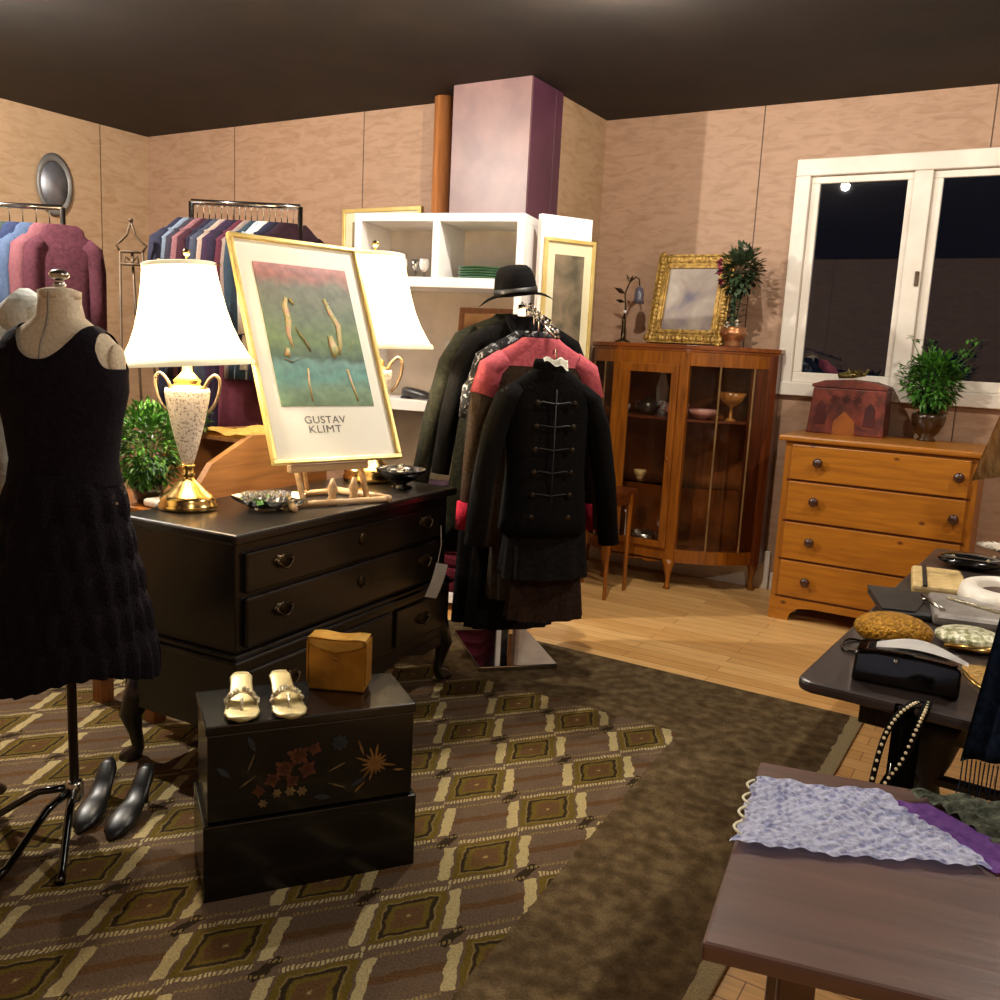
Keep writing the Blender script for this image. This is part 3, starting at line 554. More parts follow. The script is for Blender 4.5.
# ---------------------------------------------------------------- garments
def hangerthing(label,loc,rz,w=.4,mat=None,group=None,hook=.09):
    t=thing('clothes_hanger',label,'hanger',loc,rz,group); mat=mat or m_chrome
    # local origin at neck; hook above
    b=B(); pts=[(-w/2,0,-.085),(-w*.25,0,-.045),(0,0,-.012),(w*.25,0,-.045),(w/2,0,-.085)]; b.tube(pts,.005,7); b.build('arms',mat,t,True)
    pts=[(0,0,-.012),(0,0,hook-.03)]+[(.0,.018-.018*math.cos(a),hook-.03+.018+.0+.018*math.sin(a)-.018) for a in [PI*i/6 for i in range(0,7)]]
    B().tube(pts,.0028,6).build('hook',mat,t,True); return t
def garment(name,label,cat,loc,rz,mat,L=.7,W=.21,th=.065,hem=1.1,sleeve=.55,smat=None,splay=.1,cuff=None,collar=None,seed=1,yoke=None,ymat=None,group=None,neck=.07,simple=False,fl=.05):
    rn=random.Random(seed); t=thing(name,label,cat,loc,rz,group); p1,p2=rn.uniform(0,6),rn.uniform(0,6); N_=40
    def body(z0,z1,grow=0,part='body',m=mat,cap0=False,cap1=True):
        b=B(); rings=[]
        P=[(0,neck,.5),(-.02,neck+.025,.62),(-.05,W*.72,.7),(-.078,W*.95,.78),(-.11,W*1.04,.9),(-.17,W*1.0,1),(-.26,W*.94,1.05),(-.4,W*.92,1.05)]
        for q in (.6,.75,.88,1): 
            z=-.4-(L-.4)*(q-.5)/.5 if L>.45 else -.4-.01*q
            P.append((z,W*(.92+(hem-.92)*(q-.5)*2),1.05+.35*(q-.5)*2))
        P.sort(key=lambda a:-a[0])
        P=[p for p in P if z1-1e-6<=p[0]<=z0+1e-6]
        for z,wx,tt in P:
            k=min(1,max(0,-z/.8))
            rings.append(b.ring(V((0,0,z)),V((1,0,0)),V((0,1,0)),wx+grow,th*tt+grow,N_,2.3,lambda a,k=k:1+fl*k*math.sin(9*a+p1)+fl*.6*k*math.sin(5*a+p2)))
        b.skin(rings,cap0,cap1); return b.build(part,m,t,True)
    body(0,-L)
    if yoke: body(0,-yoke,.004,'yoke',ymat,False,False)
    if sleeve:
        for s in(-1,1):
            x=W*.86; pts=[(s*x*.8,0,-.088),(s*(x+.018),0,-.125),(s*(x+.03+splay*.3),-.005,-.23),(s*(x+.032+splay*.7),-.015,-.07-sleeve*.6),(s*(x+.03+splay),-.03,-.07-sleeve)]
            B().tube(pts,[.048,.058,.058,.052,.049],14,flat=.8).build('sleeve',smat or mat,t,True)
            if cuff:
                a=V(pts[-2]);c_=V(pts[-1]); B().tube([a.lerp(c_,.62),c_+V((0,0,-.004))],[.0545,.053],14,flat=.84).build('cuff',cuff,t,True)
            if yoke and ymat: B().tube([V(q) for q in pts[:3]],[.052,.062,.062],14,flat=.84).build('shoulder_panel',ymat,t,True)
    if collar:
        b=B()
        for s in(-1,1): b.surf(lambda u,v:V((s*(.02+.055*u+.03*v),-.02-.035*(1-u)-.02*v-.02,.01-.13*(1-u)-.02*v)),5,3,.004)
        b.build('collar',collar,t,True)
    return t
# racks at the left: rail along camera-left, garments turned
def rail(name,label,p0,p1,z,feet=True):
    t=thing(name,label,'clothes rack',((p0[0]+p1[0])/2,(p0[1]+p1[1])/2,0),math.atan2(p1[1]-p0[1],p1[0]-p0[0])); L=math.hypot(p1[0]-p0[0],p1[1]-p0[1])
    B().tube([(-L/2,0,z),(L/2,0,z)],.014,10).build('rail',m_chrome,t,True)
    for s in(-1,1):
        B().tube([(s*L/2,0,.03),(s*L/2,0,z)],.014,10).build('upright',m_chrome,t,True); B().box((s*L/2-.02,-.22,0),(s*L/2+.02,.22,.03)).build('foot',m_chrome,t,bevel=.004)
    return t
rail('garment_rack','chrome clothes rack at the far left behind the black dress',(-5.25,2.40),(-4.43,2.893),2.0)
rail('garment_rack','chrome clothes rack of dark clothes behind the crystal lamp',(-3.88,3.245),(-3.40,3.532),2.065)
def rackset(p0,p1,zr,cols,L,group,side,rz0=R(70),W=.2):
    n=len(cols)
    for i,(mm,desc,kind,Lg) in enumerate(cols):
        q=i/(n-1); x=p0[0]+(p1[0]-p0[0])*q; y=p0[1]+(p1[1]-p0[1])*q
        garment(kind,desc,kind.replace('_',' '),(x,y,zr-.085),rz0+random.uniform(-.06,.06),mm,L=Lg,W=W,th=.04,sleeve=.5,splay=.0,seed=i+3,hem=1.05,group=group)
        hangerthing(side[i],(x,y,zr-.085),rz0,.22,m_silver,group.replace('clothes','hangers'),.1)
F=fabric
g1=[(F('sage white','b8c0a8'),'pale sage blouse at the far left end of the left rack','blouse',.75),(F('grey teal','4c5a58'),'grey teal jacket between the pale blouses on the left rack','jacket',.7),(F('mint cream','c9cdb4'),'mint cream blouse in the middle of the left rack','blouse',.75),(F('slate green','3a4440'),'slate green shirt next to the mint blouse on the left rack','shirt',.8),(F('dull navy','2c3450'),'dull navy shirt on the left rack','shirt',.8),(F('denim blue','46546e'),'light denim blue shirt on the left rack','shirt',.78),(F('dusty pink','74484e'),'dusty pink shirt just behind the maroon coat','shirt',.75),(F('maroon wool','532d36','43232c'),'maroon coat at the near end of the left rack','coat',.9)]
rackset((-4.84,2.646),(-4.43,2.893),2.0,g1,.8,'clothes on the far left rack',['silver hanger of the '+x for x in ('far left sage blouse','grey teal jacket','mint cream blouse','slate green shirt','dull navy shirt','denim blue shirt','dusty pink shirt','maroon coat')],W=.145)
g2=[('navy coat','2a2a3a','navy coat at the left end of the second rack','coat',1.0),('blue grey','6c7888','blue grey shirt beside the navy coat on the second rack','shirt',.8),('charcoal','34303a','charcoal jacket left of the rose jacket on the second rack','jacket',.8),('rose','7c5458','dusty rose jacket on the second rack above the lamp shade','jacket',.8),('wine','3a2028','wine red dress on the second rack','dress',1.1),('ink','282434','ink coloured jacket right of the wine dress','jacket',.9),('steel','3e4250','steel blue jacket on the second rack','jacket',.9),('lace beige','a08c80','beige ruffled blouse on the second rack beside the lamp shade','blouse',.7),('aubergine','37273c','long aubergine coat between the lamp shade and the poster','coat',1.2),('violet black','2b2232','violet black dress next to the aubergine coat','dress',1.2),('dark rose','5a2c3a','dark rose dress left of the poster','dress',1.15),('mushroom','8c7c74','mushroom jacket peeking over the poster','jacket',.8),('petrol','34424e','petrol blue jacket over the poster top','jacket',.8),('pale blue','a8b4c0','pale blue shirt over the poster top','shirt',.8),('off white','dcd6cc','off white shirt over the poster top','shirt',.75),('navy knit','2c2e44','navy knit over the poster top','cardigan',.8),('midnight','24202c','midnight jacket near the right end of the second rack','jacket',.8),('plum','33222c','plum jacket at the right end of the second rack','jacket',.9)]
rackset((-3.88,3.245),(-3.43,3.514),2.065,[(F(a,c_),d_,k_,L_) for a,c_,d_,k_,L_ in g2],.9,'clothes on the second rack',['silver hanger of the '+x for x in ('navy coat','blue grey shirt','charcoal jacket','rose jacket','wine dress','ink jacket','steel blue jacket','ruffled beige blouse','long aubergine coat','violet black dress','dark rose dress','mushroom jacket','petrol jacket','pale blue shirt','off white shirt','navy knit','midnight jacket','plum jacket')],W=.175)
# wrought iron stand
t=thing('iron_floor_easel','tall brown wrought iron display easel standing behind the lamp','easel',(-3.94,2.93,0),R(31))
for x0,x1 in ((-.05,-.055),(.02,.02),(.05,.1)):
    pass
B().tube([(-.055,0,1.78),(-.06,0,1.0),(-.2,0,0)],.007,7).build('leg',m_iron,t,True); B().tube([(.055,0,1.78),(.085,0,1.4),(.25,0,0)],.007,7).build('leg',m_iron,t,True); B().tube([(0,.01,1.78),(0,.1,1.0),(0,.4,0)],.007,7).build('leg',m_iron,t,True)
b=B(); 
for z in(1.72,1.78): b.tube([(-.058,0,z),(.058,0,z)],.007,7)
for s in(-1,1): b.tube([(s*.055,0,1.78),(s*.075,0,1.81),(s*.05,0,1.83),(s*.02,0,1.86),(0,0,1.925)],.006,7); b.tube([(s*.01,0,1.74),(s*.03,0,1.76),(s*.035,0,1.73),(s*.02,0,1.725)],.005,6)
b.sph((0,0,1.93),.012); b.build('scroll_crest',m_iron,t,True)
B().tube([(-.14,-.03,.9),(.14,-.03,.9)],.008,7).build('shelf_bar',m_iron,t,True)
# oval mirror on left wall
t=thing('oval_mirror','grey oval mirror on the wall above the far left rack','mirror',(-6.29,4.04,2.40)); 
b=B(); b.lathe([(.001,0),(.1,0),(.13,.008),(.14,.022),(.12,.03),(.105,.018)],n=32,sy=1,sx=1.55,cap=False).rot(Matrix.Rotation(R(90),3,'Y')); b.build('frame',M('pewter','8a8884','6e6c68',.5,.4),t,True)
b=B(); b.lathe([(.001,.012),(.105,.012),(.105,.016),(.001,.016)],n=32,sx=1.5).rot(Matrix.Rotation(R(90),3,'Y')); b.build('mirror_glass',M('grey mirror','8f8f94','707076',.45,.6),t,True)
# gold frame on rear wall
def picframe(name,label,cat,loc,rz,W,Hh,fw,fmat,mmat,matw,imat,tilt=0,depth=.02,orn=False,extra=None):
    t=thing(name,label,cat,loc,rz); t.rotation_euler=(-tilt,0,rz)
    b=B(); 
    b.box((-W/2,-depth,0),(W/2,0,fw)).box((-W/2,-depth,Hh-fw),(W/2,0,Hh)).box((-W/2,-depth,fw),(-W/2+fw,0,Hh-fw)).box((W/2-fw,-depth,fw),(W/2,0,Hh-fw))
    if orn:
        for k in range(88):
            q=k/88*4; s_=int(q); f_=q-s_
            p=[(-W/2+W*f_,fw*.35),(W/2-fw*.35,Hh*f_),(W/2-W*f_,Hh-fw*.35),(-W/2+fw*.35,Hh-Hh*f_)][s_]; b.sph((p[0],-depth,p[1]),fw*random.uniform(.2,.3),sy=.45,seg=8,rings=5)
        i=fw*.72; b.box((-W/2+i,-depth-.006,i),(W/2-i,-depth+.004,i+.012)).box((-W/2+i,-depth-.006,Hh-i-.012),(W/2-i,-depth+.004,Hh-i)).box((-W/2+i,-depth-.006,i),(-W/2+i+.012,-depth+.004,Hh-i)).box((W/2-i-.012,-depth-.006,i),(W/2-i,-depth+.004,Hh-i))
    b.build('frame',fmat,t,bevel=.002)
    if matw:
        B().box((-W/2+fw,-depth*.5,fw),(W/2-fw,-.001,Hh-fw)).build('mat_board',mmat,t)
    B().box((-W/2+fw+matw,-depth*.5-.002,fw+matw),(W/2-fw-matw,-.002,Hh-fw-(matw if not extra else extra))).build('picture',imat,t); return t
picframe('picture_frame','thin gold picture frame on the wall behind the white cube shelf','picture',(-3.93,4.845,1.6),0,.66,.68,.025,m_goldf,m_cream,.06,printmat('brown print','5a4838','7c6850','94825f'))

# ---------------------------------------------------------------- white cube shelf
a=R(12.6); SW=.93
rc=V((-2.30,3.935,0)); lc=rc-V((math.cos(a),math.sin(a),0))*SW
t=thing('cube_shelf','white open shelf unit with two top cubbies behind the coats','shelf',lc,a); SD=.36
b=B(); th=.04
b.box((0,0,2.02),(SW,SD,2.06)).box((0,0,0),(th,SD,2.02)).box((SW-th,0,0),(SW,SD,2.02)); b.build('carcass',m_shelf,t,bevel=.002)
B().box((th,0,1.695),(SW-th,SD,1.745)).build('shelf_board',m_shelf,t,bevel=.002)
B().box((SW/2-.025,0,1.745),(SW/2+.015,SD,2.02)).build('divider',m_shelf,t,bevel=.002)
B().box((th,-.02,1.06),(SW-th,SD,1.115)).build('shelf_board',m_shelf,t,bevel=.002)
B().box((th,0,.05),(SW-th,SD,.1)).build('shelf_board',m_shelf,t,bevel=.002)
B().box((th,SD-.012,.1),(SW-th,SD,2.02)).build('back_panel',M('grey white back panel','c9c0b8','b8aea6',.6),t)
def onshelf(x,y,z): return lc+Matrix.Rotation(a,3,'Z')@V((x,y,z))
for i in range(6):
    p=onshelf(.10+.062*i,.12+.03*(i%2),1.745); g=thing('crystal_goblet',['first','second','third','fourth','fifth','sixth'][i]+' crystal goblet from the left in the upper left cubby','goblet',p,0,'goblets in the upper left cubby')
    B().lathe([(.024,0),(.022,.003),(.005,.008),(.005,.035)],n=14).build('stem',m_clear,g,True); B().lathe([(.006,.035),(.022,.05),(.027,.075),(.025,.1),(.023,.1),(.024,.075),(.004,.042)],n=14).build('bowl',m_silver if i%2 else m_wplate,g,True)
for i in range(5):
    p=onshelf(SW/2+.2,.15,1.7455+.0125*i); o=B().lathe([(.06,0),(.11,.004),(.135,.011),(.13,.012),(.06,.006)],n=32).build('plate',m_greeng,None,True); o.location=p; tag(o,['green plate at the bottom of the stack in the right cubby','green plate second from the bottom of the cubby stack','green plate in the middle of the cubby stack','green plate second from the top of the cubby stack','green plate on top of the stack in the right cubby'][i],'plate','green plates in the right cubby')
p=onshelf(.66,.27,1.116); picframe('picture_frame','brown wooden framed panel standing in the big opening of the white shelf','picture',p,a,.36,.5,.03,wood('brown frame wood','8a5c3a','6b4428',2),None,0,printmat('tan panel','b08a64','a07a54','8a6644'),tilt=R(8))
def shoe_simple(name,label,p,rz,mat):
    t=thing(name,label,'shoe',p,rz); b=B(); rings=[]
    for y,w,z0,z1 in [(-.11,.01,0,.015),(-.08,.034,0,.03),(-.03,.036,0,.045),(.03,.03,0,.055),(.08,.03,0,.06),(.11,.014,0,.055)]: rings.append(b.ring(V((0,y,(z0+z1)/2+.004)),V((1,0,0)),V((0,0,1)),w,(z1-z0)/2,12,2.4))
    b.skin(rings); b.build('upper',mat,t,True); B().box((-.028,.05,0),(.028,.105,.012)).build('heel',m_patent,t,bevel=.004)
shoe_simple('flat_shoe','dark grey shoe on the lower board of the white shelf',onshelf(.37,.06,1.115),a+R(75),m_blks); shoe_simple('flat_shoe','tan brown shoe on the lower board of the white shelf',onshelf(.60,.08,1.115),a+R(100),M('tan leather','9a5a34','7a4224',.4))
for i,(mm,dd) in enumerate([(F('burgundy stack','4c1420'),'folded burgundy blanket low in the white shelf'),(F('mauve stack','4a3848'),'folded mauve blanket under the lower board of the white shelf')]):
    p=onshelf(.5,.18,.1+.28*i); g=thing('folded_blanket',dd,'blanket',p,a)
    for k in range(4): B().box((-.3,-.16,.07*k),(.3,.16,.07*k+.065)).build('fold',mm,g,bevel=.02)
g=thing('white_vase','slim white vase low in the white shelf beside the blankets','vase',onshelf(.415,.05,.66)); B().lathe([(.02,0),(.03,.02),(.03,.18),(.018,.22),(.022,.24),(.015,.24)],n=20).build('vase_body',m_wplate,g,True)
# white display panel + hung picture
pr_=math.atan2(4.264-3.971,-2.137+2.309)
t=thing('display_board','tall white display board beside the white shelf, a picture hung on it','display board',(-2.255,4.02,0),pr_)
B().box((0,0,.02),(.30,.035,2.07)).build('board',m_shelf,t,bevel=.003); B().box((-.0,-.06,0),(.03,.1,.02)).box((.27,-.06,0),(.30,.1,.02)).build('foot',m_shelf,t)
n_=V((math.sin(pr_),-math.cos(pr_),0)); ux=V((math.cos(pr_),math.sin(pr_),0))
picframe('picture_frame','tall gold framed print with cream mat hung on the white display board','picture',V((-2.255,4.02,1.06))+ux*.165+n_*.004,pr_,.30,.90,.018,m_goldf,m_cream,.045,printmat('faded garden print','46402f','6c5e48','8a745c',9),extra=.06)

# ---------------------------------------------------------------- chrome coat stand
t=thing('coat_stand','chrome coat stand with a square mirror base and sloping arm','coat stand',(-2.055,3.545,0),R(0))
b=B(); b.box((-.26,-.19,.012),(.26,.17,.035)); b.build('base_plate',M('mirror chrome','b8b4b0','a6a29e',.08,1),t,bevel=.004); t.children[0].rotation_euler[2]=R(-44); t.children[0].location=(.03,-.055,0)
B().box((-.02,-.02,.03),(.02,.02,1.60)).build('post',m_chrome,t,bevel=.002)
A0=V((-2.03,3.52,1.60)); A1=V((-1.59,3.0,1.455)); 
B().tube([A0-V((-2.055,3.545,0)),A1-V((-2.055,3.545,0))],.010,8).build('sloping_arm',m_chrome,t,True)
b=B()
for i in range(7):
    q=A0.lerp(A1,.15+.82*i/6)-V((-2.055,3.545,0)); b.sph((q.x,q.y,q.z+.014),.011,seg=8,rings=5)
b.build('arm_stops',m_chrome,t,True)
crz=math.atan2(.73,.68)
def coatpos(q,dx=0,dz=-.075):
    p=A0.lerp(A1,q)+V((0,0,dz)); w_=V((math.cos(crz),math.sin(crz),0)); return p+w_*dx
# from back to front
garment('coat','long olive grey coat at the back of the chrome stand','coat',coatpos(-.12,-.05,-.06),crz,m_olive,L=1.08,W=.235,th=.08,hem=1.15,sleeve=.70,splay=.17,seed=11,fl=.07)
garment('coat','long black coat behind the printed blouse on the chrome stand','coat',coatpos(.1,-.02,-.04),crz,m_blackc,L=1.36,W=.235,th=.07,hem=1.1,sleeve=.62,splay=.12,seed=12,collar=m_black2)
garment('blouse','black and white patterned blouse on the chrome stand','blouse',coatpos(.3,-.01),crz,m_bw,L=.6,W=.205,th=.045,sleeve=.30,splay=.06,seed=13)
garment('jacket','plain black jacket between the printed blouse and the pink jacket','jacket',coatpos(.46,.0),crz,m_black2,L=.85,W=.215,th=.06,sleeve=.5,splay=.05,seed=14,collar=m_blackc)
garment('jacket','salmon pink and taupe jacket with a crimson cuff','jacket',coatpos(.72,-.025,-.045),crz,m_taupe,L=.82,W=.205,th=.06,sleeve=.68,splay=.06,cuff=m_red,yoke=.11,ymat=m_pink,seed=15)
j=garment('jacket','black jacket with two rows of buttons and braid, front of the stand','jacket',coatpos(1.0,-.02,-.11),crz,m_blackc,L=.62,W=.168,th=.075,sleeve=.60,splay=.095,hem=1.02,seed=16,neck=.06,fl=.03)
B().lathe([(.07,-.012),(.066,.012),(.06,.028),(.056,.028),(.062,-.01)],n=24,sy=.72,cap=False).build('stand_collar',m_blackc,j,True)
br=B(); bt=[]
for k in range(6):
    z=-.13-.085*k
    br.tube([(-.075,-.085,z),(-.05,-.089,z+.004),(0,-.091,z-.003),(.05,-.089,z+.004),(.075,-.085,z)],.0034,6)
br.tube([(-.0,-.088,-.08),(0,-.092,-.4),(0,-.09,-.6)],.003,5)
br.build('braid',M('dark braid','110e0d','0c0a09',.6),j,True)
for k in range(6):
    for s in(-1,1): B().sph((s*.072,-.09,-.13-.085*k),.0115,sy=.5,seg=10,rings=6).build('button',M('tarnished button','3a3022','241c12',.35,.7),j,True)
tag_o=thing('tissue_collar','white tissue scrap in the neck of the front black jacket','tissue',coatpos(1.0,-.02,-.095)+V((.01,-.02,.005)),crz)
B().surf(lambda u,v:V((-.045+.095*u,-.045-.02*math.sin(PI*u)-.015*v,.012-.04*v*(.3+.7*u)+.006*math.sin(12*u))),10,4,.002).build('sheet',m_paper,tag_o,True)
for q,l in ((-.12,'olive grey coat'),(.1,'long black coat'),(.3,'patterned blouse'),(.46,'plain black jacket'),(.7,'pink and taupe jacket'),(1.0,'front buttoned jacket')):
    hangerthing('chrome hanger holding the '+l+' on the stand',coatpos(q,0,-.075 if q<1 else -.118),crz,.27,m_chrome,'chrome hangers on the coat stand',.085)
# skirts under jackets
def skirt(label,loc,rz,mat,L,w0,w1,th,seed):
    rn=random.Random(seed); t=thing('skirt',label,'skirt',loc,rz); b=B(); p=rn.uniform(0,6); rings=[]
    for i in range(9):
        q=i/8; rings.append(b.ring(V((0,0,-L*q)),V((1,0,0)),V((0,1,0)),w0+(w1-w0)*q,th*(.8+.5*q),48,2.3,lambda a,q=q:1+.07*q*math.sin(11*a+p)))
    b.skin(rings,True,False); b.build('skirt_body',mat,t,True); B().lathe([(w0,0),(w0+.003,.0),(w0+.003,-.035),(w0,-.035)],n=32,sy=th*.8/w0*1.04,cap=False).build('waistband',mat,t,True)
skirt('long brown black skirt below the buttoned jacket',coatpos(.93,.02,-.70),crz,m_brownc,.40,.12,.155,.06,3)
skirt('short black skirt hanging right below the buttoned jacket',coatpos(.985,.0,-.58),crz,m_black2,.33,.15,.172,.075,8)
skirt('grey skirt showing under the black clothes on the stand',coatpos(.62,-.05,-.70),crz,m_greyc,.42,.12,.13,.05,4)
skirt('black flared skirt hanging behind the grey skirt',coatpos(.4,-.06,-.72),crz,m_black2,.60,.15,.19,.06,5)
B().tube([(0,0,0),(0,0,0.001)],.001,3).bm.free()
# hat
t=thing('felt_hat','black felt hat with a curled brim resting on top of the stand','hat',(-2.08,3.51,1.638),R(31),scale=1.12); t.rotation_euler=(R(6),R(-8),R(31))
b=B(); b.lathe([(.088,0),(.089,.03),(.084,.07),(.076,.098),(.06,.112),(.03,.117),(.001,.112)],n=40,sx=.95,sy=1.08,cap=False,fn=lambda a,z:1-(.10*max(0,z-.06)/.05*abs(math.cos(a)))); b.build('crown',m_blackc,t,True)
b=B(); rings=[]
for i in range(5):
    q=i/4; rings.append([b.bm.verts.new(((.084+.068*q)*math.cos(a_),(.09+.062*q)*math.sin(a_),.004+.045*q*q*(.25-1.15*math.cos(a_)**2)+.012*max(0,q-.7))) for a_ in [2*PI*k/48 for k in range(48)]])
b.skin(rings,False,False); bmesh.ops.solidify(b.bm,geom=list(b.bm.faces),thickness=.012); b.build('brim',m_blackc,t,True)
B().lathe([(.0905,.004),(.0925,.004),(.0915,.03),(.0895,.03)],n=40,sx=.95,sy=1.08,cap=False).build('hat_band',M('grosgrain band','24201e','1a1715',.5),t,True)
# ---------------------------------------------------------------- small side table near cabinet
t=thing('occasional_table','small slim legged wooden table between the coats and the glass cabinet','table',(-2.36,4.62,0))
B().box((0,0,.60),(.33,.34,.625)).build('tabletop',m_cabd,t,bevel=.004)
for x in(.02,.30):
    for y in(.03,.31): B().tube([(x,y,0),(x,y,.6)],[.011,.02],8).build('leg',m_cab,t)
B().box((.02,.02,.54),(.31,.32,.60)).build('apron',m_cabd,t)

# ---------------------------------------------------------------- china cabinet
CX=-2.03
t=thing('china_cabinet','bow sided glass china cabinet of amber wood on small curved legs','cabinet',(CX,5.57,0))
def arc(x0,y0,x1,y1,bul,n=8):
    o=[]
    for i in range(n+1):
        q=i/n; x=x0+(x1-x0)*q; y=y0+(y1-y0)*q; dx,dy=x1-x0,y1-y0; l=math.hypot(dx,dy); k=bul*math.sin(PI*q); o.append((x+dy/l*k,y-dx/l*k))
    return o
P0,P1,P2,P3=(-.60,-.07),(-.27,-.42),(.155,-.42),(.61,-.10)
Lc=arc(*P0,*P1,.05); Rc=arc(*P2,*P3,.06)
outline=[(-.60,0)]+Lc+Rc+[(.61,0)]
def scl(p,k): cx,cy=0,-.2; return (cx+(p[0]-cx)*k,cy+(p[1]-cy)*k if p[1]<-.001 else 0)
B().prism([scl(p,1.035) for p in outline],2,1.455,1.48).prism([scl(p,1.015) for p in outline],2,1.44,1.455).build('cabinet_top',m_cabtop,t,bevel=.003)
def band(z0,z1,th=.03,pts=outline[1:-1],mat=m_cab,name='rail'):
    inn=[scl(p,1-th/.4) for p in pts]; b=B(); poly=pts+list(reversed(inn)); b.prism(poly,2,z0,z1); return b.build(name,mat,t)
band(1.36,1.44,name='top_rail'); band(.17,.25,name='bottom_rail')
B().prism([scl(p,.98) for p in outline],2,.17,.2).build('cabinet_floor',m_cabd,t)
B().box((-.6,-.015,.2),(.61,0,1.44)).build('back_panel',M('polished back veneer','7c4216','572a0c',.25,scale=6,coat=.5),t)
for x,y,wd,nm in ((-.27,-.42,.05,m_cab),(.16,-.42,.06,m_cab)): B().box((x-wd/2,y-.006,.17),(x+wd/2,y+.04,1.44)).build('post',nm,t,bevel=.004)
B().prism([(-.61,-.0),(-.61,-.08),(-.575,-.11),(-.55,-.0)],2,.17,1.44).build('post',m_cabd,t)
B().prism([(.62,-.0),(.62,-.1),(.60,-.125),(.50,-.205),(.49,-.19),(.565,-.11),(.565,0)],2,.17,1.44).build('post',m_cabd,t)
d_=B(); x0,x1=-.244,.13
d_.frame4(x0,x1,.25,1.36,-.435,-.41,.062,.045,.04,.05); dd=d_.build('door',m_cab,t,bevel=.003)
B().box((x0+.062,-.424,.29),(x1-.045,-.42,1.31)).build('door_glass',m_glass,dd); B().sph((x1-.03,-.44,.8),.009).build('door_knob',m_brass,dd,True)
for arcp in (Lc,Rc):
    b=B(); A_=[b.bm.verts.new((x,y,.25)) for x,y in arcp]; C_=[b.bm.verts.new((x,y,1.36)) for x,y in arcp]
    for i in range(len(A_)-1): b.bm.faces.new((A_[i],A_[i+1],C_[i+1],C_[i]))
    g=b.build('side_glass',m_glass,t,True)
    for q in (3,6):
        x,y=arcp[q]; B().box((x-.005,y-.005,.25),(x+.005,y+.005,1.36)).build('muntin',M('pale brass strip','a88458','8c6c44',.4,.5),g)
for z,mm_ in((1.03,m_cabd),(.63,m_glass)): B().prism([scl(p,.93) for p in outline],2,z,z+.012).build('shelf_board',mm_,t)
def cleg(x,y,sx,sy): B().tube([(x,y,.18),(x+.012*sx,y+.012*sy,.14),(x+.004*sx,y+.004*sy,.07),(x+.004*sx,y+.004*sy,.03),(x+.012*sx,y+.012*sy,.0)],[.045,.032,.015,.013,.024],10).build('leg',m_cab,t,True)
for x,y,sx,sy in ((-.26,-.40,-1,-1),(.155,-.40,0,-1),(.57,-.07,1,-.5),(-.56,-.05,-1,-.5),(.0,-.03,0,0)): cleg(x,y,sx,sy)
B().prism([(-.25,.18),(-.1,.15),(-.03,.165),(.03,.15),(.14,.18)],1,-.42,-.405).build('apron',m_cab,t)
# cabinet contents
def china(name,label,cat,x,y,z,prof,mat,group=None,spout=False,sc=1):
    g=thing(name,label,cat,(CX+x,5.57+y,z),0,group); B().lathe([(r*sc,h*sc) for r,h in prof],n=20).build('body',mat,g,True)
    if spout:
        B().tube([(.05*sc,0,.04*sc),(.08*sc,0,.06*sc),(.095*sc,0,.085*sc)],[.012,.009,.006],7).build('spout',mat,g,True); B().tube([(-.05*sc,0,.08*sc),(-.085*sc,0,.075*sc),(-.085*sc,0,.04*sc),(-.05*sc,0,.03*sc)],.005,6).build('handle',mat,g,True)
        B().lathe([(.03*sc,.092*sc),(.02*sc,.105*sc),(.006*sc,.11*sc),(.009*sc,.12*sc),(.001,.126*sc)],n=14).build('lid',mat,g,True)
pot_=[(.03,0),(.055,.03),(.058,.055),(.045,.08),(.03,.092)]; cup=[(.018,0),(.02,.005),(.035,.03),(.04,.055),(.037,.055),(.03,.02)]; vase=[(.03,0),(.04,.05),(.045,.1),(.02,.15),(.025,.17),(.018,.17)]; plate=[(.04,0),(.08,.01),(.1,.018),(.095,.02),(.03,.006)]
rosec=M('rose china','c08a80','8f5a50',.2,coat=.5); dk=M('dark silver plate','5c5048','3c342e',.3,.7)
china('teapot','pink china teapot on the upper shelf of the glass cabinet','teapot',.05,-.25,1.042,pot_,rosec,spout=True); china('teapot','tarnished silver teapot behind the cabinet door, upper shelf','teapot',-.13,-.22,1.042,pot_,dk,spout=True)
china('serving_bowl','white and rose bowl behind the right curved glass of the cabinet','bowl',.24,-.27,1.042,[(.04,0),(.08,.03),(.1,.06),(.095,.06),(.06,.02)],rosec); china('pedestal_bowl','amber glass pedestal bowl behind the right curved glass','bowl',.38,-.16,1.042,[(.04,0),(.01,.02),(.01,.08),(.06,.11),(.09,.17),(.085,.17),(.03,.11)],M('amber glass','b07838','8a5522',.15,coat=.5))
china('vase','small white vase high behind the cabinet door','vase',-.1,-.08,1.042,[(r*.9,h*1.7) for r,h in vase],m_wplate); china('cup','cream cup on the left side of the upper cabinet shelf','cup',-.3,-.2,1.042,cup,m_wplate)
china('cup','cream cup on the middle shelf behind the cabinet door','cup',-.12,-.3,.642,cup,m_beige); china('candlestick','pale candlestick at the cabinet door edge, low','candlestick',-.165,-.35,.2,[(.03,0),(.01,.02),(.009,.22),(.02,.24),(.015,.24)],m_wplate); china('cup','cream cup standing on the cabinet floor by the door','cup',-.02,-.33,.2,cup,m_wplate); china('glass_bowl','clear cut glass bowl on the cabinet floor','bowl',-.09,-.22,.2,[(.05,0),(.08,.04),(.09,.09),(.085,.09),(.05,.01)],m_silver)
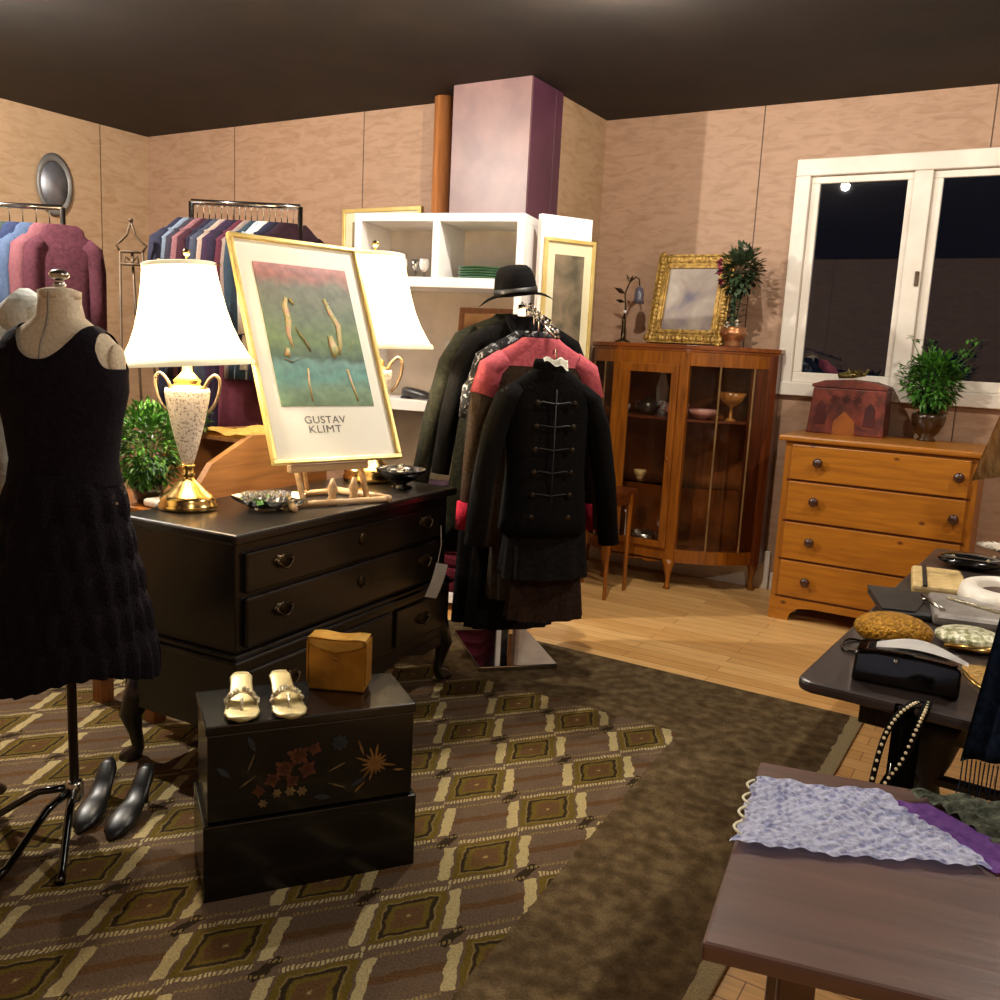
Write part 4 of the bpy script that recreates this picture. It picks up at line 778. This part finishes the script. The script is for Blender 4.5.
# on top of cabinet
t=thing('figurine_lamp','slim bronze lamp with a drooping tulip shade on the cabinet top','lamp',(-2.36,5.33,1.48),0)
B().lathe([(.05,0),(.05,.008),(.025,.018),(.012,.03),(.016,.06),(.01,.09),(.014,.13),(.008,.16)],n=20).build('base',m_bronze,t,True)
B().tube([(0,0,.15),(.005,0,.22),(-.005,0,.3),(.02,0,.37),(.06,0,.405),(.085,0,.39),(.09,0,.35)],[.008,.006,.005,.005,.005,.005,.004],7).build('stem',m_bronze,t,True)
B().lathe([(.01,.345),(.022,.335),(.03,.3),(.028,.27),(.036,.245),(.032,.245),(.024,.27)],(.09,0,0),16,cap=False).build('tulip_shade',M('slate glass','55505c','3c3844',.25),t,True)
b=B(); b.leaf(V((0,0,.3)),V((-1,0,.5)),.09,.015,V((0,1,0))); b.leaf(V((0,0,.25)),V((-1,0,.2)),.07,.012,V((0,1,0))); b.leaf(V((.02,0,.37)),V((-.4,0,1)),.06,.01,V((0,1,0))); b.leaf(V((.02,0,.37)),V((.5,0,1)),.05,.01,V((0,1,0))); b.build('metal_leaves',m_bronze,t)
B().sph((.008,-.012,.19),.012).build('bead',m_wplate,t,True)
picframe('ornate_picture_frame','ornate gilded picture frame leaning on the wall atop the glass cabinet','picture',(-1.965,5.37,1.485),0,.49,.555,.085,m_gold,None,0,printmat('faded landscape','5c5260','8c7c70','a89c8c',5),tilt=R(13),depth=.03,orn=True)
t=thing('flower_vase','copper vase of dark leaves and pink flowers on the glass cabinet','vase',(-1.645,5.30,1.48),0,scale=(1.05,1.05,1))
B().lathe([(.04,0),(.046,.012),(.04,.03),(.05,.045),(.072,.065),(.076,.085),(.066,.1),(.072,.115),(.062,.115),(.05,.09)],n=24).build('pot',m_copper,t,True)
b=B(); b.tube([(0,0,.08),(-.02,0,.25),(.0,0,.4)],[.012,.016,.012],6)
for i in range(6): a_=i; b.tube([(0,0,.1),(.03*math.cos(a_),.03*math.sin(a_),.3),(.07*math.cos(a_),.07*math.sin(a_),.45)],.003,4)
b.build('stems',m_leafd,t)
b=B()
for i in range(520):
    d=V((random.gauss(0,1),random.gauss(0,1),random.gauss(0,1))).normalized(); k=random.uniform(.3,1); p=V((.01,0,.44))+V((d.x*.105,d.y*.09,d.z*.135))*k; b.leaf(p,d,.05,.014)
for i in range(90): b.leaf(V((random.uniform(-.05,.03),random.uniform(-.04,.04),random.uniform(.12,.36))),V((random.gauss(0,1),random.gauss(0,1),.2)),.045,.011)
b.build('foliage',m_leafd,t)
for (x,y,z) in ((-.085,-.06,.43),(-.07,-.08,.37),(-.1,-.03,.48)):
    b=B()
    for i in range(22): d=V((random.gauss(0,1),random.gauss(0,1)-.4,random.gauss(0,1))).normalized(); b.leaf(V((x,y,z)),d,.03,.011)
    b.build('flower',m_pinkfl,t)
for (x,y,z) in ((.03,-.05,.14),(-.02,-.06,.13),(.05,-.08,.56)):
    b=B()
    for i in range(16): d=V((random.gauss(0,1),random.gauss(0,1)-.4,random.gauss(0,1))).normalized(); b.leaf(V((x,y,z)),d,.025,.009)
    b.build('flower',m_wflower,t)
# ---------------------------------------------------------------- pine chest of drawers
t=thing('chest_of_drawers','honey pine chest of four drawers under the window','chest of drawers',(-1.235,4.95,0))
W_=1.015
B().box((0,-.0,.99),(W_,.6,1.022)).build('chest_top',m_pine,t,bevel=.01)
b=B().box((.035,.03,.10),(W_-.035,.54,.99)); b.build('carcass',m_pinev,t,bevel=.004)
ft=[(.035,0),(.14,0),(.15,.04),(.19,.075),(.26,.085),(W_-.26,.085),(W_-.19,.075),(W_-.15,.04),(W_-.14,0),(W_-.035,0),(W_-.035,.125),(.035,.125)]
B().prism(ft,1,.018,.04).build('plinth',m_pine,t); B().box((.035,.04,0),(.06,.54,.1)).box((W_-.06,.04,0),(W_-.035,.54,.1)).build('side_foot',m_pinev,t)
for z0,z1,kz in ((.787,.975,.888),(.563,.775,.677),(.348,.55,.455),(.138,.336,.233)):
    d=B().box((.075,.012,z0),(W_-.075,.05,z1)).build('drawer',m_pine,t,bevel=.005)
    for x in(.22,.895): 
        k_=B().lathe([(.012,0),(.01,.01),(.022,.02),(.026,.03),(.02,.038),(.001,.042)],n=18).rot(Matrix.Rotation(R(90),3,'X')).build('knob',m_knob,d,True); k_.location=(x,.013,kz)
b=B()
for z in (.781,.556,.342,.131): b.box((.06,.026,z-.006),(W_-.06,.032,z+.006))
b.build('drawer_rail',m_cabd,t)
# box and fern
t=thing('painted_box','red painted box with arched lid on the pine chest','box',(-1.175,5.30,1.022),R(2),scale=(1,1,1.1))
B().prism([(0,0),(.41,0),(.41,.05),(.405,.235),(0.02,.235),(.005,.05)],1,0,.24).build('box_body',m_redbox,t,bevel=.006)
B().prism([(.01,.235),(.41,.235),(.41,.25),(.33,.272),(.2,.28),(.08,.272),(.01,.25)],1,-.006,.246).build('lid',m_redbox,t,bevel=.003)
b=B(); 
b.prism([(.14,.0),(.26,.0),(.255,.07),(.2,.12),(.145,.07)],1,-.004,.0); b.build('painted_panel',M('orange paint','9a561c','7a4214',.5),t)
b=B()
for x in (.07,.33): b.prism([(x-.03,.05),(x+.03,.05),(x+.025,.14),(x,.17),(x-.025,.14)],1,-.0035,.0)
for x in (.14,.2,.26): 
    for i in range(6): a_=i*1.05; b.prism([(x,.18),(x+.022*math.cos(a_),.18+.022*math.sin(a_)),(x+.022*math.cos(a_+.6),.18+.022*math.sin(a_+.6))],1,-.0035,0)
b.build('painted_panel',M('dark red paint','4c1210','300a0a',.5),t)
t=thing('gilt_ornament','small gilt flower ornament lying on the red painted box','ornament',(-.97,5.42,1.331))
b=B(); b.sph((-.05,0,.02),.03,1.3,1,.6); b.tube([(-.08,0,.012),(0,0,.02),(.06,0,.03),(.075,0,.06)],[.012,.014,.01,.006],7); 
for i in range(20): b.leaf(V((-.03+.004*i,0,.02)),V((random.gauss(0,1),random.gauss(0,1),abs(random.gauss(0,1)))),.045,.012)
b.build('gilt_flower',M('antique gilt','8c7a3c','5c5428',.4,.5),t)
def pot2(t): B().lathe([(.045,0),(.05,.008),(.035,.02),(.06,.05),(.082,.09),(.088,.13),(.084,.15),(.074,.15),(.07,.1)],n=28).build('pot',m_pot,t,True)
f_=bush('potted_fern','green leafy plant in a brown glazed pot on the pine chest','plant',(-.56,5.42,1.022),.13,.15,1100,.045,m_leaf,pot2,cz=.32,wfac=.22)
b=B()
for i in range(14):
    a_=2*PI*i/14; e_=V((.2*math.cos(a_),.10*math.sin(a_),random.uniform(.25,.55))); b.tube([(0,0,.15),tuple(e_*.5+V((0,0,.15))),tuple(e_)],.002,4)
    for k in range(26):
        q=k/26; p=V((0,0,.15)).lerp(e_,q)+V((0,0,.12*math.sin(PI*q))) ; b.leaf(p,V((random.gauss(0,1),random.gauss(0,1),random.gauss(0,.6))),.04,.009)
b.build('fronds',m_leaf,f_)
# ---------------------------------------------------------------- tan fur at right edge
t=thing('fur_stole','tan fur stole hanging at the right edge above the table','stole',(-.131,3.209,1.276),R(31))
B().surf(lambda u,v:V((-.045*v+.25*u,.02*math.sin(9*u+1.5*v)+.01*v,.14*u-.215*v*(1+.3*u))),24,14,.03).build('pelt',m_fur,t,True)
st=thing('accessory_stand','slim black display stand at the right edge holding the fur stole','stand',(.04,3.33,.72),R(31)); B().tube([(0,0,.01),(0,0,.62)],.008,8).build('rod',m_patent,st,True); B().lathe([(.09,0),(.09,.01),(.01,.02)],n=24).build('base',m_patent,st,True); B().tube([(-.12,-.0,.60),(0,0,.62),(.15,0,.66)],.008,8).build('crossbar',m_patent,st,True)
# ---------------------------------------------------------------- black table
t=thing('display_table','long dark table with rounded corners covered in evening bags','table',(-.402,1.962,0),R(-2.7)); TW,TLn=.95,1.9
def rr_(x0,y0,x1,y1,r,n=6):
    o=[]
    for cx,cy,a0 in ((x0+r,y0+r,180),(x1-r,y0+r,270),(x1-r,y1-r,0),(x0+r,y1-r,90)):
        for i in range(n+1): a_=R(a0+90*i/n); o.append((cx+r*math.cos(a_),cy+r*math.sin(a_)))
    return o
m_btleg=M('matt black paint','0e0b0a','080606',.55)
B().prism(rr_(0,0,TW,TLn,.04),2,.694,.72).build('tabletop',m_btable,t,bevel=.008)
B().box((.12,.1,.62),(TW-.1,TLn-.12,.694)).build('apron',m_patent,t,bevel=.004)
for x in(.27,TW-.2):
    for y in(.14,TLn-.2):
        B().lathe([(.03,0),(.038,.02),(.03,.05),(.026,.1),(.034,.22),(.048,.36),(.046,.42),(.026,.50),(.024,.52),(.04,.56),(.058,.62),(.07,.66)],(x,y,0),18).build('leg',m_btleg,t,True)
B().box((.2,.12,.515),(TW-.15,.15,.533)).build('stretcher',m_btleg,t,bevel=.003)
Z=.7205
# patent box clutch
t=thing('evening_bag','glossy black patent box bag at the near end of the table','handbag',(-.198,2.105,Z),R(4))
b=B(); b.prism([(-.106,0),(.108,0),(.108,.06),(.10,.068),(.03,.074),(-.06,.073),(-.102,.066)],1,-.06,.05); b.build('bag_body',m_patent,t,bevel=.01); B().surf(lambda u,v:V((-.1+.2*u,-.058+.08*v,.0705+.006*math.sin(PI*u))),8,4,.004).build('flap',m_patent,t,True); B().sph((-.02,-.063,.06),.006).build('clasp',m_silver,t,True)
t=thing('white_cloth','folded white cloth lying on the black patent bag','cloth',(-.175,2.09,Z+.083),R(5)); b=B(); b.surf(lambda u,v:V((-.085+.18*u,-.04+.085*v*math.sin(PI*(.15+.8*u)),.006*math.sin(PI*v)+.012*math.sin(PI*u)-.008*u)),14,6,.006); b.build('folded_cloth',M('white satin','fdfaf6','f2ede8',.5),t,True)
t=thing('evening_bag','gold beaded oval evening bag behind the patent bag','handbag',(-.262,2.36,Z),R(6)); B().sph((0,0,.042),.042,2.2,1.9,1,28,12).build('bag_body',m_goldb,t,True); B().tube([(-.075,.03,.05),(0,.05,.07),(.075,.03,.05)],.004,8).build('frame_rim',m_brass,t,True)
t=thing('cord_strap','black cord strap looped at the left edge of the table','strap',(-.345,2.29,Z)); B().tube([(.03*math.cos(a_)+.01,.06*math.sin(a_),.004+.002*math.sin(3*a_)) for a_ in [2*PI*i/16 for i in range(17)]],.003,6).tube([(.0,-.05,.004),(.05,-.08,.005),(.07,-.02,.005)],.003,6).build('cord',m_patent,t,True)
t=thing('evening_bag','flat charcoal envelope clutch with a small silver clasp','handbag',(-.285,2.78,Z),R(18)); B().box((-.085,-.13,0),(.085,.13,.022)).build('bag_body',m_blks,t,bevel=.007); B().prism([(-.087,-.132),(.0,-.132),(.05,0),(.0,.132),(-.087,.132)],2,.0225,.027).build('flap',m_blks,t,bevel=.001); B().sph((.055,.0,.032),.011,1.3,1,.5).build('clasp',m_silver,t,True)
t=thing('evening_bag','beige leather clutch with a dark strap across it','handbag',(-.235,3.13,Z),R(10)); B().prism([(-.085,-.15),(.085,-.13),(.08,.17),(-.07,.17)],2,0,.03).build('bag_body',m_beige,t,bevel=.01); B().prism([(-.055,-.15),(-.042,-.15),(-.025,.17),(-.038,.17)],2,.03,.034).build('strap',m_blks,t); 
t=thing('evening_bag','black beaded clutch with sparkling studs at the far end of the table','handbag',(-.17,3.55,Z),R(5)); B().sph((0,0,.024),.024,4.6,4.2,1,24,10).build('bag_body',m_patent,t,True)
for x,y in ((-.06,-.045),(0.0,.03),(.05,-.06),(-.02,-.02),(.07,.02)): B().sph((x,y,.04),.007,seg=8,rings=5).build('stud',m_rhine,t,True)
t=thing('evening_bag','white round bag with a brown oval opening near the right edge','handbag',(-.045,3.03,Z),R(0)); B().lathe([(.12,0),(.15,.02),(.14,.05),(.1,.06),(.085,.045),(.08,.02)],n=32,sx=.85,sy=1.25,cap=False).build('bag_body',M('white leather','ece6da','dcd4c6',.4),t,True); B().lathe([(.001,.035),(.085,.032),(.08,.008),(.001,.006)],n=28,sx=.85,sy=1.25).build('lining',M('brown lining','5a3c2c','40281c',.7),t,True)
t=thing('evening_bag','grey satin clutch with a bright silver bar','handbag',(-.125,2.80,Z),R(18)); B().prism([(-.12,-.13),(.09,-.15),(.12,.1),(-.08,.13)],2,0,.035).build('bag_body',m_silverf,t,bevel=.012); B().tube([(-.045,.05,.04),(.06,-.07,.04)],.005,8).build('clasp_bar',m_rhine,t,True); B().tube([(-.11,.06,.037),(-.09,-.1,.037)],.006,8).build('frame_rim',m_silver,t,True)
t=thing('evening_bag','pale sequinned pouch between the grey clutch and the patent bag','handbag',(-.10,2.50,Z),R(8)); B().sph((0,0,.022),.024,3.4,3.2,1,20,9).build('bag_body',m_seq,t,True); B().tube([(-.06,-.07,.01),(.03,-.085,.016),(.08,-.05,.02)],.007,8).build('frame_rim',m_brass,t,True)
t=thing('evening_bag','gold mesh diamond bag with a thin chain, beside the patent bag','handbag',(-.055,2.25,Z),R(10)); B().prism([(-.05,.05),(.05,.06),(.04,-.05),(.01,-.13),(-.02,-.06)],2,0,.012).build('bag_body',M('pale gold mesh','cda45c','9c7430',.3,.7,scale=90,bmp=.8),t,bevel=.003); B().tube([(-.05,.05,.014),(-.035,-.06,.012),(-.005,-.15,.01)],.0025,6).build('chain',m_brass,t,True)
t=thing('feather_fan','small white feather piece at the far right of the table','fan',(-.06,3.78,Z),R(0)); b=B()
for i in range(26): b.leaf(V((0,0,.02)),V((math.cos(.24*i),math.sin(.24*i),.35)),.12,.02)
b.build('feathers',m_wflower,t); B().sph((0,0,.014),.014,seg=8,rings=5).build('knot',m_wplate,t,True)
# bead necklaces over the table edge
def strand(label,pts,bead,n,black=True):
    t=thing('bead_necklace',label,'necklace',(-.19,1.945,0)); 
    P=[V(p) for p in pts]
    def ev(q):
        q*=len(P)-1; i=min(int(q),len(P)-2); f_=q-i; p0=P[max(i-1,0)];p1=P[i];p2=P[i+1];p3=P[min(i+2,len(P)-1)]
        return .5*((2*p1)+(p2-p0)*f_+(2*p0-5*p1+4*p2-p3)*f_*f_+(3*p1-p0-3*p2+p3)*f_**3)
    B().tube([ev(i/24) for i in range(25)],.009,8,flat=.5).build('black_band',m_blackc,t,True)
    for i in range(n): c_=ev(i/(n-1)); B().sph(c_+V((.0,-.008,0)),bead,seg=8,rings=6).build('bead',m_beadw,t,True)
strand('beaded black band hanging from the table edge, left strand',[(.044,.03,.728),(.028,.008,.728),(.003,-.012,.70),(-.017,-.014,.642),(-.029,-.014,.542),(-.037,-.014,.44)],.0036,27)
strand('beaded black band hanging from the table edge, right strand',[(.054,.03,.73),(.052,-.006,.72),(.041,-.016,.68),(.022,-.016,.609),(-.006,-.016,.545),(-.024,-.016,.45)],.0036,27)
t=thing('silk_scarf','black silk scarf hanging behind the beaded bands','scarf',(-.165,1.957,0)); B().surf(lambda u,v:V((-.03+.055*u,-.006+.004*math.sin(10*u)-.012*(1 if v>.1 else v*10),.72-.5*v)),10,12,.002).build('scarf_cloth',m_blackc,t,True); B().tube([(-.022,-.03,.60),(-.026,-.03,.45)],.002,5).build('thread_edge',m_silver,t,True)
# navy shawl
t=thing('fringed_shawl','dark navy fringed shawl hanging over the table at the right edge','shawl',(-.01,1.925,0),0)
b=B(); b.surf(lambda u,v:V((-.018-.035*v+.2*u,-.012+.012*math.sin(16*u),.975-.33*v+.03*math.sin(2*u))),24,16,.004); b.build('shawl_cloth',m_navy,t,True)
sst=thing('scarf_arm','black display arm on the table from which the navy shawl hangs','stand',(.16,2.06,.72)); B().lathe([(.06,0),(.06,.01),(.01,.02)],n=20).build('base',m_patent,sst,True); B().tube([(0,0,.01),(0,0,.25),(0,-.13,.26)],.007,8).build('rod',m_patent,sst,True); B().tube([(-.18,-.14,.255),(.05,-.14,.275)],.007,8).build('crossbar',m_patent,sst,True)
b=B()
for i in range(26):
    x=-.048+.19*i/25; b.tube([(x,-.012,.655),(x+random.uniform(-.003,.003),-.012,.60),(x+random.uniform(-.008,.008),-.012,.565+random.uniform(-.01,.01))],.0013,4)
b.build('fringe',m_navy,t)
# ---------------------------------------------------------------- foreground table
FA=V((-.402,1.722,0)); FB=V((.013,1.818,0)); frz=math.atan2(FB.y-FA.y,FB.x-FA.x)
t=thing('low_table','brown low table in the near right corner of the shop','table',FA,frz)
B().prism([(0,0),(1.0,0),(1.0,-.62),(-.05,-.62),],2,.592,.62).build('tabletop',m_fgt,t,bevel=.006)
for x,y in ((.08,-.08),(.9,-.08),(.08,-.54),(.9,-.54)): B().box((x-.025,y-.025,0),(x+.025,y+.025,.592)).build('leg',m_fgt,t,bevel=.004)
def fgp(x,y,z=0): return FA+Matrix.Rotation(frz,3,'Z')@V((x,y,z))
t=thing('crocheted_scarf','pale lavender crocheted scarf on the low brown table','scarf',fgp(0,0,.621),frz)
def bil(a_,b_,c_,d_,u,v): return (V(a_)*(1-u)+V(b_)*u)*(1-v)+(V(c_)*(1-u)+V(d_)*u)*v
def sc_(u,v):
    p=bil((-.004,-.1,0),(.222,-.06,0),(-.03,-.36,0),(.37,-.27,0),u,v)
    return p+V((.004*math.sin(24*v)*(1 if u<.03 or u>.97 else .2),.004*math.sin(28*u),.010+.0028*math.sin(75*u)*math.sin(70*v)+.003*math.sin(9*u+7*v)))
B().surf(sc_,120,110,.004).build('knit_body',m_lav,t,True)
b=B()
for i in range(4): b.tube([(-.006-.004*i-.012*math.sin(PI*k/8),-.115-.055*i-.045*k/8,.010) for k in range(9)],.0025,6)
b.build('loop_edging',M('cream yarn','e8e2c8','d0c8a8',.9),t,True)
tag(B().surf(lambda u,v:fgp(*bil((.228,-.085,0),(.34,-.11,0),(.37,-.27,0),(.55,-.27,0),u,v)[:2],.623+.015*math.sin(PI*u)*(1-.4*v)+.003*math.sin(14*u)),16,16,.004).build('folded_cloth',m_purple,smooth=True),'purple cloth between the crocheted scarf and the green knit','cloth')
def knit(u,v): 
    p=bil((.262,-.045,0),(.80,-.01,0),(.40,-.22,0),(.9,-.40,0),u,v); return fgp(p.x,p.y+.008*math.sin(9*u),.632+.02*math.sin(PI*min(1,v*1.2))*(.6+.4*math.sin(5*u))+.006*math.sin(40*v+6*u)+.005*math.sin(45*u))
tag(B().surf(knit,70,60,.006).build('knitted_shawl',m_green,smooth=True),'grey green knitted shawl at the bottom right on the low table','shawl')

# ---------------------------------------------------------------- world, camera, view
wd=bpy.data.worlds.new('night'); S.world=wd; wd.use_nodes=True; bg=wd.node_tree.nodes['Background']; bg.inputs[0].default_value=(.006,.008,.014,1); bg.inputs[1].default_value=1
cam=bpy.data.cameras.new('camera'); co=bpy.data.objects.new('camera',cam); COL.objects.link(co); S.camera=co
cam.sensor_width=36; cam.lens=36*900/1000; cam.clip_start=.05
p,r,ps=R(9.5),R(2.9),R(31)
Fv=V((-math.sin(ps)*math.cos(p),math.cos(ps)*math.cos(p),-math.sin(p))); R0=V((math.cos(ps),math.sin(ps),0)); U0=R0.cross(Fv)
Rv=R0*math.cos(r)+U0*math.sin(r); Uv=U0*math.cos(r)-R0*math.sin(r)
m4=Matrix((Rv,Uv,-Fv)).transposed().to_4x4(); m4.translation=V((0,0,1.4)); co.matrix_world=m4
S.view_settings.view_transform='Standard'; S.view_settings.look='None'; S.view_settings.gamma=1; S.view_settings.use_curve_mapping=False; S.view_settings.exposure=.6
